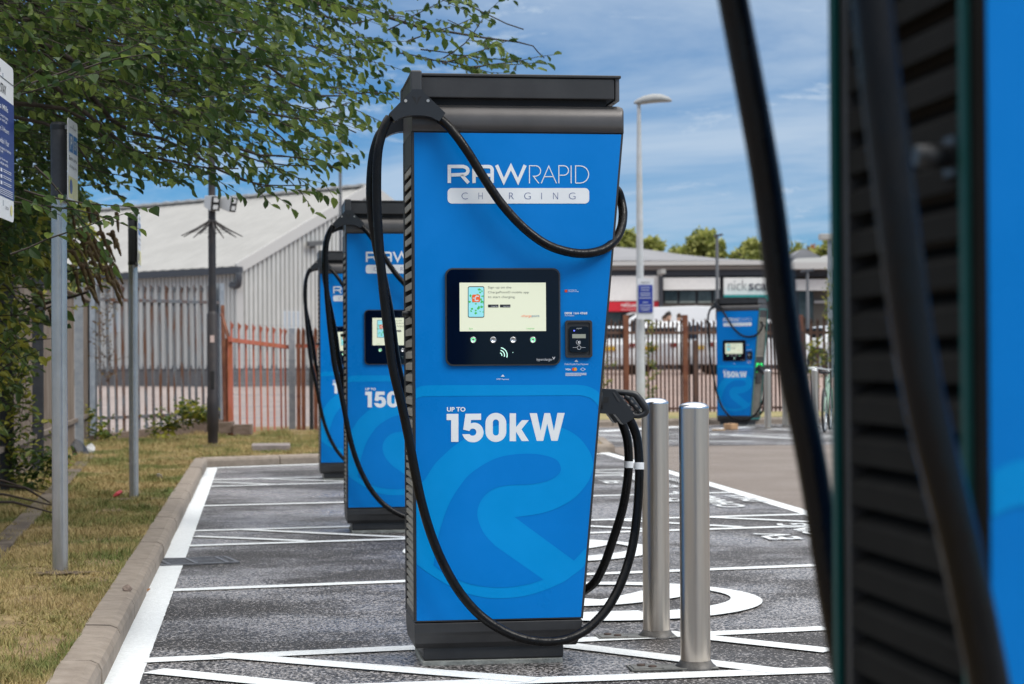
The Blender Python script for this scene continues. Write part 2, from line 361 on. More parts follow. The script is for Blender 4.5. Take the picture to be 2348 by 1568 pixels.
# kerbs ----------------------------------------------------------------
kb = MB(); HK = .105
def kerb_run(a, b, side, L=.915, w=.138, mb=None):
    a = Vector(a); b = Vector(b); d = (b-a); T = d.length; d.normalize(); s = Vector((-d.y, d.x, 0))*side; n = max(1, round(T/L)); st = T/n
    prof = [(0, -.12), (0, HK-.035), (.012, HK-.012), (.04, HK), (w, HK+.004), (w, -.12)]
    for i in range(n):
        p = a + d*(i*st+.006); q = a + d*((i+1)*st-.006); j = random.uniform(-.003, .003); jz = random.uniform(-.003, .003)
        vs = [c + s*(x+j) + Vector((0,0,z+jz)) for c in (p, q) for x, z in prof]; m = len(prof)
        (mb or kb).add(vs, [(k, (k+1) % m, (k+1) % m+m, k+m) for k in range(m)] + [tuple(range(m)), tuple(range(m, 2*m))[::-1]])
kerb_run((KX, -4, 0), (KX, F0.y, 0), 1)
kerb_run((F0.x, F0.y, 0), (Ff.x, Ff.y, 0), 1)
g = [PZ(1290,979), PZ(2050,966)]
kerb_run(tuple(g[0]), tuple(g[1]), 1)
kerb_run(tuple(K1), tuple(K2), 1)
tag(kb.build('kerb', M_KERB), kind='structure')
# pole-side lawn --------------------------------------------------------
FC = PZ(205,1008,.1); FA = PZ(76,1083,.1); fdir = (FA-FC).normalized()      # left fence line
LA = FC + fdir*25
lawn_pts = [(KX-.134, -4, .10), (KX-.134, F0.y+.15, .10), (K1.x-.1, K1.y+.15, .10), (K2.x-.1, K2.y, .10), (K2.x-1.6, K2.y+.3, .10), (K2.x-1.8, 31, .14), (PZ(520,985,.1).x, 31.2, .14), (FC.x, FC.y+1.0, .12), (FC.x-.4, FC.y, .10), (LA.x-.4, LA.y, .10)]
def lawn_mesh():
    mb = MB(); P = [Vector(p) for p in lawn_pts]; tr = tessellate_polygon([P]); mb.add(P, [tuple(t) for t in tr])
    o = mb.build('lawn', M_EARTH); bm = bmesh.new(); bm.from_mesh(o.data)
    bmesh.ops.subdivide_edges(bm, edges=bm.edges[:], cuts=8, use_grid_fill=True)
    for f in bm.faces:
        if f.normal.z < 0: f.normal_flip()
    bm.to_mesh(o.data); bm.free(); return tag(o, kind='structure')
lawn_mesh()
# far verge strip in front of the right hand fence, and the bank behind it
vg = [PZ(1360,975), PZ(2060,963), PZ(2060,952), PZ(1360,956)]
M_VERGE = mat('verge_grass', (0.16, 0.17, 0.05), .9, col2=(0.33, 0.25, 0.12), vscale=2, lo=.4, hi=.6, bump=.8, bscale=30)
sheet('far_verge', [(p.x, p.y + (.2 if i < 2 else 0), HK-.01) for i, p in enumerate(vg)], M_VERGE)
M_BANK = mat('raised_yard_paving', (0.30, 0.22, 0.19), .85, var=.12, vscale=2)
bk = MB(); bx0, bx1 = 3, 60
prof = [(41.6, 0.002), (44, .12), (55, .74), (140, .76)]
bk.add([(x, y, z) for x in (bx0, bx1) for y, z in prof], [(i, i+4, i+5, i+1) for i in range(3)])
tag(bk.build('raised_yard', M_BANK), kind='structure')
M_YARD = mat('yard_paving', (0.27, 0.22, 0.20), .85, var=.15, vscale=.7, bump=.2, bscale=20)
sheet('yard_paving', [(-60, 31.5, .003), (2.9, 31.5, .003), (2.9, 120, .003), (-60, 120, .003)], M_YARD)

# ================================================================== GRASS
def grass_blades():
    rnd = random.Random(3)
    mbs = MB(); vs = []; fs = []
    def inside(x, y):
        # right of the fence line, left of the kerb
        if y < F0.y+.2: 
            if x > KX-.136: return False
        else:
            if x > K2.x-1.7 or y < F0.y+(x-F0.x)*(K1.y-F0.y)/(K1.x-F0.x)+.17: return False
        t = (y-FC.y)/(LA.y-FC.y) if y < FC.y else 0
        xl = FC.x + (LA.x-FC.x)*t
        return x > xl - .1
    def blade(x, y, z, h, w, lean):
        a = rnd.uniform(0, 2*math.pi); ca, sa = math.cos(a), math.sin(a); b = rnd.uniform(0, 2*math.pi)
        lx, ly = math.cos(b)*lean, math.sin(b)*lean; o = len(vs)
        vs.extend([(x-ca*w, y-sa*w, z), (x+ca*w, y+sa*w, z), (x+ca*w*.7+lx*.45, y+sa*w*.7+ly*.45, z+h*.6), (x-ca*w*.7+lx*.45, y-sa*w*.7+ly*.45, z+h*.6), (x+lx, y+ly, z+h)])
        fs.append((o, o+1, o+2, o+3)); fs.append((o+3, o+2, o+4))
    n = 0
    while n < 190000:
        y = 5.5 + 24*(rnd.random()**1.55); x = rnd.uniform(-7, KX-.131) if y < F0.y else rnd.uniform(-7, 5)
        if not inside(x, y): continue
        c = noise.noise(Vector((x*1.7, y*1.7, 0))); sz = 1+.03*max(0, y-8)
        c2 = noise.noise(Vector((x*4.3+30, y*3.1, 4)))
        if c2 < -.25 and rnd.random() < .75: continue
        if c2 > .38: sz *= 1.7
        blade(x, y, .10, rnd.uniform(.009, .026)*(1.2+c)*sz, rnd.uniform(.0012, .0024)*sz*1.1, rnd.uniform(.004, .030)*sz); n += 1
    mbs.v = vs; mbs.f = fs; mbs.sm = [False]*len(fs)
    m = bpy.data.materials.new('grass_blades'); m.use_nodes = True; t = m.node_tree; b = t.nodes['Principled BSDF']
    co = N(t, 'ShaderNodeTexCoord'); n1 = N(t, 'ShaderNodeTexNoise'); n1.inputs['Scale'].default_value = 1.1; n1.inputs['Detail'].default_value = 5
    t.links.new(co.outputs['Object'], n1.inputs['Vector']); n2 = N(t, 'ShaderNodeTexNoise'); n2.inputs['Scale'].default_value = 30; t.links.new(co.outputs['Object'], n2.inputs['Vector'])
    ad = N(t, 'ShaderNodeMath', operation='MULTIPLY_ADD'); t.links.new(n2.outputs[0], ad.inputs[0]); ad.inputs[1].default_value = .5; t.links.new(n1.outputs[0], ad.inputs[2])
    cr = N(t, 'ShaderNodeValToRGB'); t.links.new(ad.outputs[0], cr.inputs[0]); e = cr.color_ramp.elements
    e[0].position = .60; e[0].color = (0.11, 0.145, 0.03, 1); e[1].position = .92; e[1].color = (0.42, 0.31, 0.14, 1)
    x = cr.color_ramp.elements.new(.76); x.color = (0.27, 0.225, 0.08, 1)
    t.links.new(cr.outputs[0], b.inputs['Base Color']); b.inputs['Roughness'].default_value = .8
    tag(mbs.build('grass', m, recalc=False), kind='stuff')
grass_blades()

# ================================================================== CHARGER
YC = 7.276
OX = PY(947, 900, YC).x
def L(u, v, d=0.0):
    p = PY(u, v, YC+d); return Vector((p.x-OX, d, p.z))
def LX(u, v): p = L(u, v); return (p.x, p.z)
DEP = .42
def right_x(z):
    a = L(1428, 304); b = L(1335, 1422); t = (z-b.z)/(a.z-b.z); return b.x+(a.x-b.x)*t
FN = lambda d: (lambda a, b: Vector((a, d, b)))
def px(fnd):                      # photo pixel of the front face -> local point on a sheet at depth d
    return lambda u, v: (lambda p: Vector((p.x, fnd, p.z)))(L(u, v))
def make_charger(teal):
    t = empty('ev_charger')
    z = lambda v, u=1173: L(u, v).z
    y3 = lambda a, b, d: Vector((a, d, b))
    MRIM = {0: M_BLACK, 1: M_TEAL, 2: M_TEAL_LIT}[teal]; MLV = M_LOUV_SHADE if teal == 1 else M_LOUV
    # plinth
    x0, x1 = L(973,1500).x, L(1295,1500).x; zt = L(973,1489).z
    m = MB(); m.box((x0, .035, .022), (x1, DEP-.035, zt+.01)); m.build('plinth', M_BLACK, t, .006)
    m = MB(); m.box((x0-.006, .028, .0), (x1-.004, DEP-.03, .0215)); m.build('grout_bed', mat('grout', (.26,.27,.25), .85, var=.25, vscale=14, bump=.4), t, .004)
    # lower skirt, curving back at its foot
    zs = L(948,1427).z; zb = L(948,1489).z; xr = right_x(zs)
    rows = [(zs-.004, .0, 0), (zs-.04, 0, .0), (zb+.05, .004, 0), (zb+.02, .010, .006), (zb, .022, .012)]
    m = MB(); vs = []
    for zz, yy, inset in rows: vs += [(0+inset*.4, yy, zz), (right_x(zz)-inset, yy, zz), (right_x(zz)-inset, DEP-yy, zz), (0+inset*.4, DEP-yy, zz)]
    fs = [(4*i+k, 4*i+(k+1) % 4, 4*i+4+(k+1) % 4, 4*i+4+k) for i in range(len(rows)-1) for k in range(4)] + [(3,2,1,0), tuple(4*(len(rows)-1)+k for k in range(4))]
    m.add(vs, fs); m.build('skirt', M_BLACK, t, .003)
    # core and frame
    zsh = L(1200,304).z
    m = MB(); m.prism([(.035, zs), (right_x(zs)-.035, zs), (right_x(zsh)-.035, zsh+.1), (.035, zsh+.1)], y3, .006, DEP-.006); m.build('core', M_DEEP, t)
    m = MB(); m.prism([(0, zs), (right_x(zs), zs), (right_x(zsh), zsh), (0, zsh)], y3, -.001, .042); m.build('front_frame', M_LOUV_SHADE if teal == 1 else M_BLACK, t, .002)
    m = MB(); m.prism([(0, zs), (right_x(zs), zs), (right_x(zsh), zsh), (0, zsh)], y3, DEP-.042, DEP+.001); m.build('rear_frame', M_BLACK, t, .002)
    # blue front and rear panels
    c = [LX(952.9,1421), LX(1331,1414.5), LX(1423.5,307.5), LX(950.5,306)]
    c = [(.0085, zs+.006), (right_x(zs)-.007, zs+.006), (right_x(zsh)-.007, zsh-.004), (.0085, zsh-.004)]
    fp = MB(); fp.prism(c, y3, -.0035, -.0008); fpo = fp.build('front_panel', M_BLUE, t, .0008, seg=1)
    rp = MB(); rp.prism(c, y3, DEP+.0008, DEP+.0035); rp.build('rear_panel', M_BLUE, t)
    dd = -.0045
    clipR = lambda p: Vector((min(max(p.x, .0095), right_x(p.z)-.0085), p.y, p.z))
    def flat(pts, d, mm, m_=None, parent=fpo, name='swirl'):
        P = [clipR(Vector((*[L(u, v).x], d, L(u, v).z))) for u, v in pts]
        tr = tessellate_polygon([[Vector((p.x, p.z, 0)) for p in P]]); q = m_ or MB(); q.add(P, [tuple(k) for k in tr]); return q
    sp = lambda P, n=5: [(p.x, p.y) for p in catmull([(a, b, 0) for a, b in P], n)]
    outer = sp([(950,1135),(962,1112),(974,1098),(995,1066),(1015,1045),(1049,1016),(1099,989),(1149,973),(1215,967.6),(1275,976),(1322,999),(1349,1032),(1359,1060),(1357,1080),(1345,1108),(1315,1142),(1275,1165),(1232,1178),(1178.7,1185)]) \
        + [(1315.3,1285)] + sp([(1342,1256),(1342,1292),(1310,1320),(1282,1338),(1215,1363),(1149,1371),(1099,1367),(1049,1352),(995,1322),(950,1290)])
    q = flat(outer, dd, M_BLUE2)
    flat([(950,895)] + sp([(954,890),(966,885),(985,883)]) + sp([(1320,882),(1345,885),(1368,896),(1385,912)]) + sp([(1376,938),(1364,922),(1350,911),(1328,906)]) + sp([(990,908),(968,909),(956,913),(950,917)]), dd, M_BLUE2, q)
    q.build('swirl', M_BLUE2, fpo)
    inner = sp([(993.5,1295),(999,1262),(1009,1212),(1029,1155),(1055,1112),(1082,1082),(1132,1052),(1182,1041),(1232,1041),(1272,1052),(1285,1072),(1279,1088),(1255,1102),(1215,1110),(1165,1112),(1132,1120),(1109,1138),(1096,1162),(1095,1188),(1109,1222),(1135,1251)]) \
        + [(1245,1328)] + sp([(1215,1338),(1165,1346),(1115,1345),(1065,1335),(1015,1312)])
    flat(inner, dd-.001, M_BLUE).build('swirl_counter', M_BLUE, fpo)
    # lettering, traced stroke by stroke : wordmark
    lg = MB(); cp = lambda a, b: px(dd-.0004)(990.2+a*.1666, 342.3+b*.1666); Wb, Wt = 47, 13
    arc = lambda cx, cy, r, a0, a1, n=8: [(cx+r*math.cos(R(a0+(a1-a0)*k/n)), cy+r*math.sin(R(a0+(a1-a0)*k/n))) for k in range(n+1)]
    add_ribbon(lg, [(236,466),(236,238)] + [(236,238),(430,238)][1:] + arc(440,296,52,-90,90) + [(261,355)], Wb, cp)
    add_ribbon(lg, [(400,352),(500,465)], Wb, cp)
    add_ribbon(lg, [(576,466)] + arc(620,285,45,180,270,5) + arc(780,285,45,-90,0,5) + [(825,466)], Wb, cp); add_ribbon(lg, [(600,358),(802,358)], Wb*.95, cp)
    add_ribbon(lg, [(886,220),(985,446),(1083,240),(1181,446),(1278,220)], Wb, cp)
    add_ribbon(lg, [(1338,470),(1338,228)] + arc(1420,300,72,-90,90) + [(1392,372),(1467,470)], Wt, cp)
    add_ribbon(lg, [(1500,470),(1603,232),(1709,470)], Wt, cp); add_ribbon(lg, [(1545,378),(1668,378)], Wt, cp)
    add_ribbon(lg, [(1742,470),(1742,228)] + arc(1810,293,65,-90,90) + [(1742,358)], Wt, cp)
    add_ribbon(lg, [(1911,224),(1911,470)], Wt, cp); add_ribbon(lg, [(1972,466),(1972,230)] + arc(2035,348,118,-90,90) + [(1972,466)], Wt, cp)
    pill = [(p[0], p[1]) for p in rrect(212, 535, 2160, 748, 60)]
    P = [cp(a, b) for a, b in pill]; lg.add(P, [tuple(range(len(P)))])
    pxt = px(dd-.0004)
    add_text(lg, 'UP TO', lambda a, b: pxt(a, b), 1024, 943.5, 1066.5, 933, offset=.035)
    # 150kW, traced outlines
    k = lambda a, b: pxt(1014.6+a*.12495, 929+b*.12495)
    def glyph(o_, holes=()):
        lp = [[Vector((p[0], p[1], 0)) for p in l] for l in [o_]+list(holes)]; tr = tessellate_polygon(lp); lg.add([k(p.x, p.y) for l in lp for p in l], [tuple(q_) for q_ in tr])
    glyph([(70,157),(287,157),(287,670),(153,670),(153,272),(70,272)])
    glyph([(415,155),(702,152),(702,267),(518,270),(511,332)] + sp([(511,332),(575,318),(650,335),(715,390),(747,480),(735,560),(690,625),(620,668),(545,677),(470,662),(405,615),(370,560),(358,529)], 4) + [(490,529)] + sp([(490,529),(512,550),(547,558),(590,545),(613,510),(612,470),(590,440),(547,427),(510,440),(487,472)], 4) + [(374,446)])
    oo = lambda cx, rx, ty, by: [(cx+rx*math.cos(R(q_)), ty+rx*math.sin(R(q_))) for q_ in range(180, 361, 12)] + [(cx+rx*math.cos(R(q_)), by+rx*math.sin(R(q_))) for q_ in range(0, 181, 12)]
    glyph(oo(973, 192, 330, 480), [oo(973, 56, 315, 498)])
    glyph([(1226,147),(1342,147),(1342,400),(1450,272),(1578,272),(1443,440),(1578,655),(1446,655),(1342,482),(1342,658),(1226,658)])
    glyph([(1592,145),(1726,145),(1792,468),(1862,143),(1968,143),(2037,468),(2102,140),(2235,140),(2105,650),(1990,650),(1914,335),(1842,652),(1722,652)])
    # small lettering
    for s, a0, b0, a1, b1, off in (('RFID Payment', 1138,872,1166.5,867.5,.0), ('0808 164 4968', 1293.5,720.8,1345.5,715.3,.02), ('24/7 helpline', 1293.5,726,1315.5,722,0),
                      ('Debit/Credit Card Payment', 1294,838,1348,832.6,.0), ('VISA', 1295,849,1308,844.5,.03), ('Download the', 1302,666,1321,663.5,0), ('ChargePoint app', 1302,670,1326,666.5,0)):
        add_text(lg, s, lambda a, b: pxt(a, b), a0, b0, a1, b1, offset=off)
    for i in range(4): lg.add([pxt(*p) for p in ((1295.5,855+1.9*i),(1343.5-(12 if i == 3 else 0),855+1.9*i),(1343.5-(12 if i == 3 else 0),855.9+1.9*i),(1295.5,855.9+1.9*i))], [(0,1,2,3)])
    for cx, cy in ((1152,861), (1320.5,827)): lg.add([pxt(cx-4.5,cy+2.2), pxt(cx+4.5,cy+2.2), pxt(cx,cy-2.6)], [(0,1,2)])
    add_ribbon(lg, [(1335,843),(1330,846.5),(1335,850),(1341,846.5),(1335,843)], .8, pxt)
    lg.build('lettering', M_WHITE, fpo, recalc=False)
    ink = MB(); ci = lambda a, b: px(dd-.0012)(990.2+a*.1666, 342.3+b*.1666)
    for ch, cx, w in (('C',447,86),('H',666,56),('A',880,74),('R',1090,64),('G',1310,90),('N',1697,66),('G',1925,90)):
        add_text(ink, ch, ci, cx-w/2, 688, cx+w/2, 598, offset=-.022)
    add_ribbon(ink, [(1505,688),(1505,600)], 7, ci)
    ink.build('pill_lettering', M_INK, fpo, recalc=False)
    rd = MB(); cc = L(1314,846.5); rr = .0065
    rd.add([Vector((cc.x+rr*math.cos(q), dd-.0005, cc.z+rr*math.sin(q))) for q in [2*math.pi*i/16 for i in range(16)]], [tuple(range(16))])
    ic = [px(dd-.0005)(*p) for p in ((1294,664),(1300,664),(1300,670),(1294,670))]; rd.add(ic, [(0,1,2,3)])
    rd.build('card_mark', mat('mark_red', (.62,.06,.02), .4), fpo, recalc=False)
    og = MB(); og.add([Vector((cc.x+.007+rr*math.cos(q), dd-.0009, cc.z+rr*math.sin(q))) for q in [2*math.pi*i/16 for i in range(16)]], [tuple(range(16))])
    og.build('card_mark', mat('mark_amber', (.75,.30,.02), .4), fpo, recalc=False)
    # display
    a = L(1020.5,839); b = L(1282.5,615)
    m = MB(); m.prism(rrect(a.x, a.z, b.x, b.z, .028), y3, -.016, -.0046); disp = m.build('display', M_BLACK, t, .002)
    m = MB(); m.prism(rrect(a.x+.006, a.z+.006, b.x-.006, b.z-.006, .024), y3, -.0175, -.0161); m.build('display_glass', M_GLASSB, disp)
    s0 = L(1052.6,759.8); s1 = L(1249.3,648.3)
    m = MB(); m.box((s0.x, -.0188, s0.z), (s1.x, -.0176, s1.z)); scr = m.build('screen', M_SCREEN, disp)
    sc = lambda d: (lambda a, b: px(d)(1002.4+a*.1793, 599+b*.1793))
    dk = MB(); f = sc(-.0194)
    for s_, y_, x1_ in (('Sign up on the', 355, 937), ('ChargePoint® mobile app', 416, 1160), ('to start charging.', 477, 988)):
        add_text(dk, s_, f, 640, y_+(4 if 'g' in s_ or 'p' in s_ else 0), x1_, y_-34, offset=-.006)
    dk.add([f(*p) for p in rrect(383, 322, 593, 722, 22)], [tuple(range(28))])
    for x_ in (640, 792): dk.add([f(*p) for p in ((x_,555),(x_+133,555),(x_+133,592),(x_,592))], [(0,1,2,3)])
    dk.build('screen_text', mat('screen_ink', (.02,.02,.025), .4), disp, recalc=False)
    mp_ = MB(); f2 = sc(-.0199); mp_.add([f2(*p) for p in rrect(391, 332, 585, 712, 16)], [tuple(range(28))]); mp_.build('map_picture', mat('map_blue', (.2,.5,.55), .4, emit=(.25,.62,.68), estr=.45), disp, recalc=False)
    gr = MB(); f3 = sc(-.0203); rg = random.Random(5)
    for i in range(70):
        x_ = 400+180*rg.random(); y_ = 345+350*rg.random()
        if (x_ < 500 and y_ < 440) or (x_ < 470 and 540 < y_ < 600) or (x_ < 480 and y_ > 650): continue
        r_ = rg.uniform(5, 17); gr.add([f3(min(582,max(393,x_+r_*math.cos(q))), y_+r_*math.sin(q)*rg.uniform(.6,1.2)) for q in [2*math.pi*j/7 for j in range(7)]], [tuple(range(7))])
    for s_, x0_, x1_ in (('Start', 398, 446), ('Language', 1133, 1232)): add_text(gr, s_, f3, x0_, 872, x1_, 850)
    gr.build('map_land', mat('map_green', (.05,.35,.06), .4, emit=(.08,.5,.08), estr=.35), disp, recalc=False)
    orr = MB(); f4 = sc(-.0208); orr.add([f4(*p) for p in rrect(436, 428, 538, 524, 16)], [tuple(range(28))]); add_text(orr, '-charge', f4, 1058, 722, 1195, 684, offset=.0)
    orr.build('app_icon', mat('icon_orange', (.6,.08,.01), .4, emit=(.75,.13,.03), estr=.35), disp, recalc=False)
    wh = MB(); f5 = sc(-.0213); add_ribbon(wh, [(522,452),(495,446),(478,462),(476,498),(492,506),(518,500)], 15, f5); add_ribbon(wh, [(444,474),(478,474)], 12, f5)
    add_text(wh, 'Google Play', f5, 678, 588, 766, 570); add_text(wh, 'App Store', f5, 833, 588, 918, 570)
    wh.build('icon_letter', M_WHITE, disp, recalc=False)
    bl = MB(); add_text(bl, 'point', f4, 1198, 722, 1296, 684); bl.build('screen_text', mat('logo_blue', (.05,.18,.35), .4), disp, recalc=False)
    hy = MB(); add_text(hy, 'hypercharger', sc(-.0182), 1258, 1280, 1465, 1238, shear=.2); add_ribbon(hy, [(1465,1222),(1479,1250),(1494,1222)], 9, sc(-.0182)); hy.build('maker_lettering', mat('grey_print', (.55,.56,.58), .4), disp, recalc=False)
    wv = MB(); fw_ = sc(-.0183)
    for r_ in (28, 62, 96): add_ribbon(wv, arc(786+3, 1200, r_, -80, 18, 8), 11, fw_)
    wv.add([fw_(957+5*math.cos(q), 1166+5*math.sin(q)) for q in [2*math.pi*j/8 for j in range(8)]], [tuple(range(8))])
    wv.build('contactless_mark', mat('lit_mark', (.5,.8,.7), .4, emit=(.55,.95,.75), estr=.6), disp, recalc=False)
    for i, bx in enumerate((451, 706, 960, 1213)):
        c_ = sc(-.018)(bx, 1006); 
        m = MB(); n_ = 20; ring = lambda r, y: [Vector((c_.x+r*math.cos(2*math.pi*k_/n_), y, c_.z+r*math.sin(2*math.pi*k_/n_))) for k_ in range(n_)]
        vs_ = ring(.0125, -.0176)+ring(.0120, -.0215)+ring(.0095, -.0225)+ring(.0090, -.0205)+ring(.0, -.0208)
        m.add(vs_, [(r_*n_+k_, r_*n_+(k_+1) % n_, (r_+1)*n_+(k_+1) % n_, (r_+1)*n_+k_) for r_ in range(4) for k_ in range(n_)], True)
        btn = m.build('button', mat('button_steel', (.62,.62,.62), .25, metal=1), disp)
        if i in (0, 3):
            m = MB(); vs_ = ring(.0082, -.0212)+ring(.0058, -.0214); m.add(vs_, [(k_, (k_+1) % n_, n_+(k_+1) % n_, n_+k_) for k_ in range(n_)]); m.build('button_light', mat('green_light', (.1,.6,.2), .4, emit=(.12,.9,.32), estr=1.0), btn)
    # card reader
    a = sc(0)(1630,1232); b = sc(0)(1970,755)
    m = MB(); hole = rrect(a.x+.008, a.z+.008, b.x-.008, b.z-.008, .008); m.prism(rrect(a.x, a.z, b.x, b.z, .010), y3, -.016, -.0046, [hole]); cr_ = m.build('card_reader', M_BLACK, t, .0015)
    m = MB(); m.prism(hole, y3, -.009, -.0050); m.build('reader_recess', M_BLACK, cr_)
    a = sc(0)(1680,1162); b = sc(0)(1925,832); m = MB(); m.prism(rrect(a.x, a.z, b.x, b.z, .010), y3, -.019, -.0092); m.build('reader_face', M_GLASSB, cr_, .0015)
    fr = sc(-.0196); m = MB(); m.add([fr(*p) for p in ((1714,932),(1886,932),(1886,984),(1714,984))], [(0,1,2,3)]); m.build('reader_display', mat('lcd', (.30,.32,.26), .35), cr_, recalc=False)
    m = MB(); add_ribbon(m, arc(1801,1104,24,0,360,16), 5, fr); add_ribbon(m, [(1720,1103),(1770,1103)], 4, fr); add_ribbon(m, [(1832,1103),(1882,1103)], 4, fr); add_ribbon(m, arc(1793,1036,28,-40,250,12), 4, fr); add_text(m, 'payter', fr, 1768, 870, 1838, 852)
    m.add([fr(*p) for p in ((1786,1024),(1808,1016),(1808,1056),(1786,1048))], [(0,1,2,3)]); m.build('reader_print', mat('grey_print', (.55,.56,.58), .4), cr_, recalc=False)
    m = MB(); m.add([fr(*p) for p in ((1732,878),(1752,888),(1732,898))], [(0,1,2)]); m.build('reader_light', mat('blue_led', (.1,.1,.9), .4, emit=(.15,.2,1), estr=2.0), cr_, recalc=False)
    # side panels: frame + louvres
    for side in (0, 1):
        sx = (lambda x, z_: x) if side == 0 else (lambda x, z_: right_x(z_)-x)
        m = MB(); zz = zs+.03
        segs = []
        while zz < zsh-.12:
            p = .0300 if zz < .86 and teal != 1 else .0445
            if side == 1 and .82 < zz < 1.22: zz += p; continue
            segs.append((zz, p)); zz += p
        for z0, p in segs:
            pts = [(.001, z0), (.001, z0+p*.52), (.030, z0+p*.95), (.030, z0+p*.80), (.006, z0)]
            vs_ = [Vector((sx(x, q_), y_, q_)) for y_ in (.022, DEP-.022) for x, q_ in pts]; n_ = len(pts)
            m.add(vs_, [(i, (i+1) % n_, (i+1) % n_+n_, i+n_) for i in range(n_)] + [tuple(range(n_)), tuple(range(n_, 2*n_))[::-1]])
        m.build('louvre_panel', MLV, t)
        m = MB()
        for lo_, hi_ in (((0), (.022)), ((DEP-.022), (DEP))):
            vs_ = [Vector((sx(x, z_), y_, z_)) for z_ in (zs, zsh) for x, y_ in ((-.002, lo_+.002), (.034, lo_+.002), (.034, hi_-.002), (-.002, hi_-.002))]
            m.add(vs_, [(0,1,2,3),(7,6,5,4),(0,4,5,1),(1,5,6,2),(2,6,7,3),(3,7,4,0)])
        for z0, z1 in ((zs, zs+.03), (zsh-.12, zsh)) + (((.84, 1.21),) if side == 1 else ()):
            vs_ = [Vector((sx(x, z_), y_, z_)) for z_ in (z0, z1) for x, y_ in ((.0005, .022), (.033, .022), (.033, DEP-.022), (.0005, DEP-.022))]
            m.add(vs_, [(0,1,2,3),(7,6,5,4),(0,4,5,1),(1,5,6,2),(2,6,7,3),(3,7,4,0)])
        m.build('side_frame', M_LOUV_SHADE if teal == 1 else M_BLACK, t)
        if teal:
            m = MB()
            for y0, y1 in ((.010, .024), (DEP-.020, DEP-.004)):
                vs_ = [Vector((sx(x, z_), y_, z_)) for z_ in (.13, zsh+.03) for x, y_ in ((-.008, y0), (.0, y0), (.0, y1), (-.008, y1))]
                m.add(vs_, [(0,1,2,3),(7,6,5,4),(0,4,5,1),(1,5,6,2),(2,6,7,3),(3,7,4,0)])
            for z0 in (.13, zsh+.03):
                vs_ = [Vector((sx(x, z_), y_, z_)) for z_ in (z0-.014, z0) for x, y_ in ((-.007, .012), (.0, .012), (.0, DEP-.006), (-.007, DEP-.006))]
                m.add(vs_, [(0,1,2,3),(7,6,5,4),(0,4,5,1),(1,5,6,2),(2,6,7,3),(3,7,4,0)])
            m.build('edge_trim', MRIM, t)
    # small latch on the left edge, plates on the right edge
    m = MB(); c_ = L(929,719,.06); m.tube([(c_.x-.012, .06, c_.z), (.0, .06, c_.z)], [.010, .012], 8); m.box((-.004, .045, c_.z-.018), (.004, .075, c_.z+.018)); m.build('latch', M_PLAST, t)
    z0, z1 = L(1365,1075).z, L(1370,1000).z
    m = MB(); vs_ = [Vector((right_x(z_)+x, y_, z_)) for z_ in (z0, z1) for x, y_ in ((-.002, .10), (.012, .10), (.012, .30), (-.002, .30))]
    m.add(vs_, [(0,1,2,3),(7,6,5,4),(0,4,5,1),(1,5,6,2),(2,6,7,3),(3,7,4,0)]); m.build('side_plate', M_PLAST, t, .003)
    # status light ring on the right side
    m = MB(); zc = 1.03; xx = right_x(zc)+.002
    for yc in (.13, .29):
        P = [(yc+.055*math.cos(R(a_)), zc+.075*math.sin(R(a_))) for a_ in range(40, 320, 12)] if yc < .2 else [(yc-.055*math.cos(R(a_)), zc+.075*math.sin(R(a_))) for a_ in range(40, 320, 12)]
        m.tube([(right_x(b_)+.003, a_, b_) for a_, b_ in P], .005, 6)
    m.build('status_light', mat('status_green', (.02,.5,.12), .4, emit=(.02,1,.2), estr=1.6) if teal == 2 else M_DEEP, t)
    # shoulder bar: rounded extrusion across the top
    z0, z1 = L(1200,304).z+.001, L(1200,239).z; xs1 = L(1430,290).x; H = z1-z0
    def shoulder(y_, sgn):
        pr = [(0.02, 0), (-.006, 0.0), (-.012, H*.25), (-.012, H*.55), (-.004, H*.78), (.012, H*.92), (.035, H), (.06, H)]
        return [Vector((0, y_+sgn*a_, z0+b_)) for a_, b_ in pr]
    m = MB(); A = shoulder(0, 1)+shoulder(DEP, -1)[::-1]
    ends = (0.0, .002, xs1-.014, xs1-.004, xs1); sh = (0, 0, 0, .004, .016); n_ = len(A); vs_ = []
    for e_, q_ in zip(ends, sh): vs_ += [Vector((e_, min(max(p.y, -.012+q_), DEP+.012-q_), min(p.z, z1-q_))) for p in A]
    m.add(vs_, [(i*n_+k_, i*n_+(k_+1) % n_, (i+1)*n_+(k_+1) % n_, (i+1)*n_+k_) for i in range(4) for k_ in range(n_)], True)
    m.add([vs_[k_] for k_ in range(n_)], [tuple(range(n_))]); m.add(vs_[-n_:], [tuple(range(n_))[::-1]])
    m.build('shoulder_bar', M_BLACK2, t)
    # neck and top box
    m = MB(); m.box((.02, .03, z1-.01), (L(1393,230).x, DEP-.03, L(1200,222).z)); m.build('neck', M_DEEP, t)
    zb, zt = L(1200,226).z, L(1200,178.5).z; xe = L(1408,200).x
    m = MB(); m.box((-.004, .0, zb), (xe, DEP, zt)); tb = m.build('top_box', M_BLACK, t, .004)
    m = MB(); xc = L(1413,200).x; m.prism(rrect(xe+.002, .004, xe+.022, DEP-.004, .009), lambda a_, b_, d_: Vector((a_, b_, d_)), zb-.004, zt+.001); m.build('corner_profile', M_BLACK2, tb)
    m = MB(); m.box((-.006, -.006, zt+.0015), (xe+.026, DEP+.006, zt+.013)); m.build('lid', M_BLACK, tb, .003)
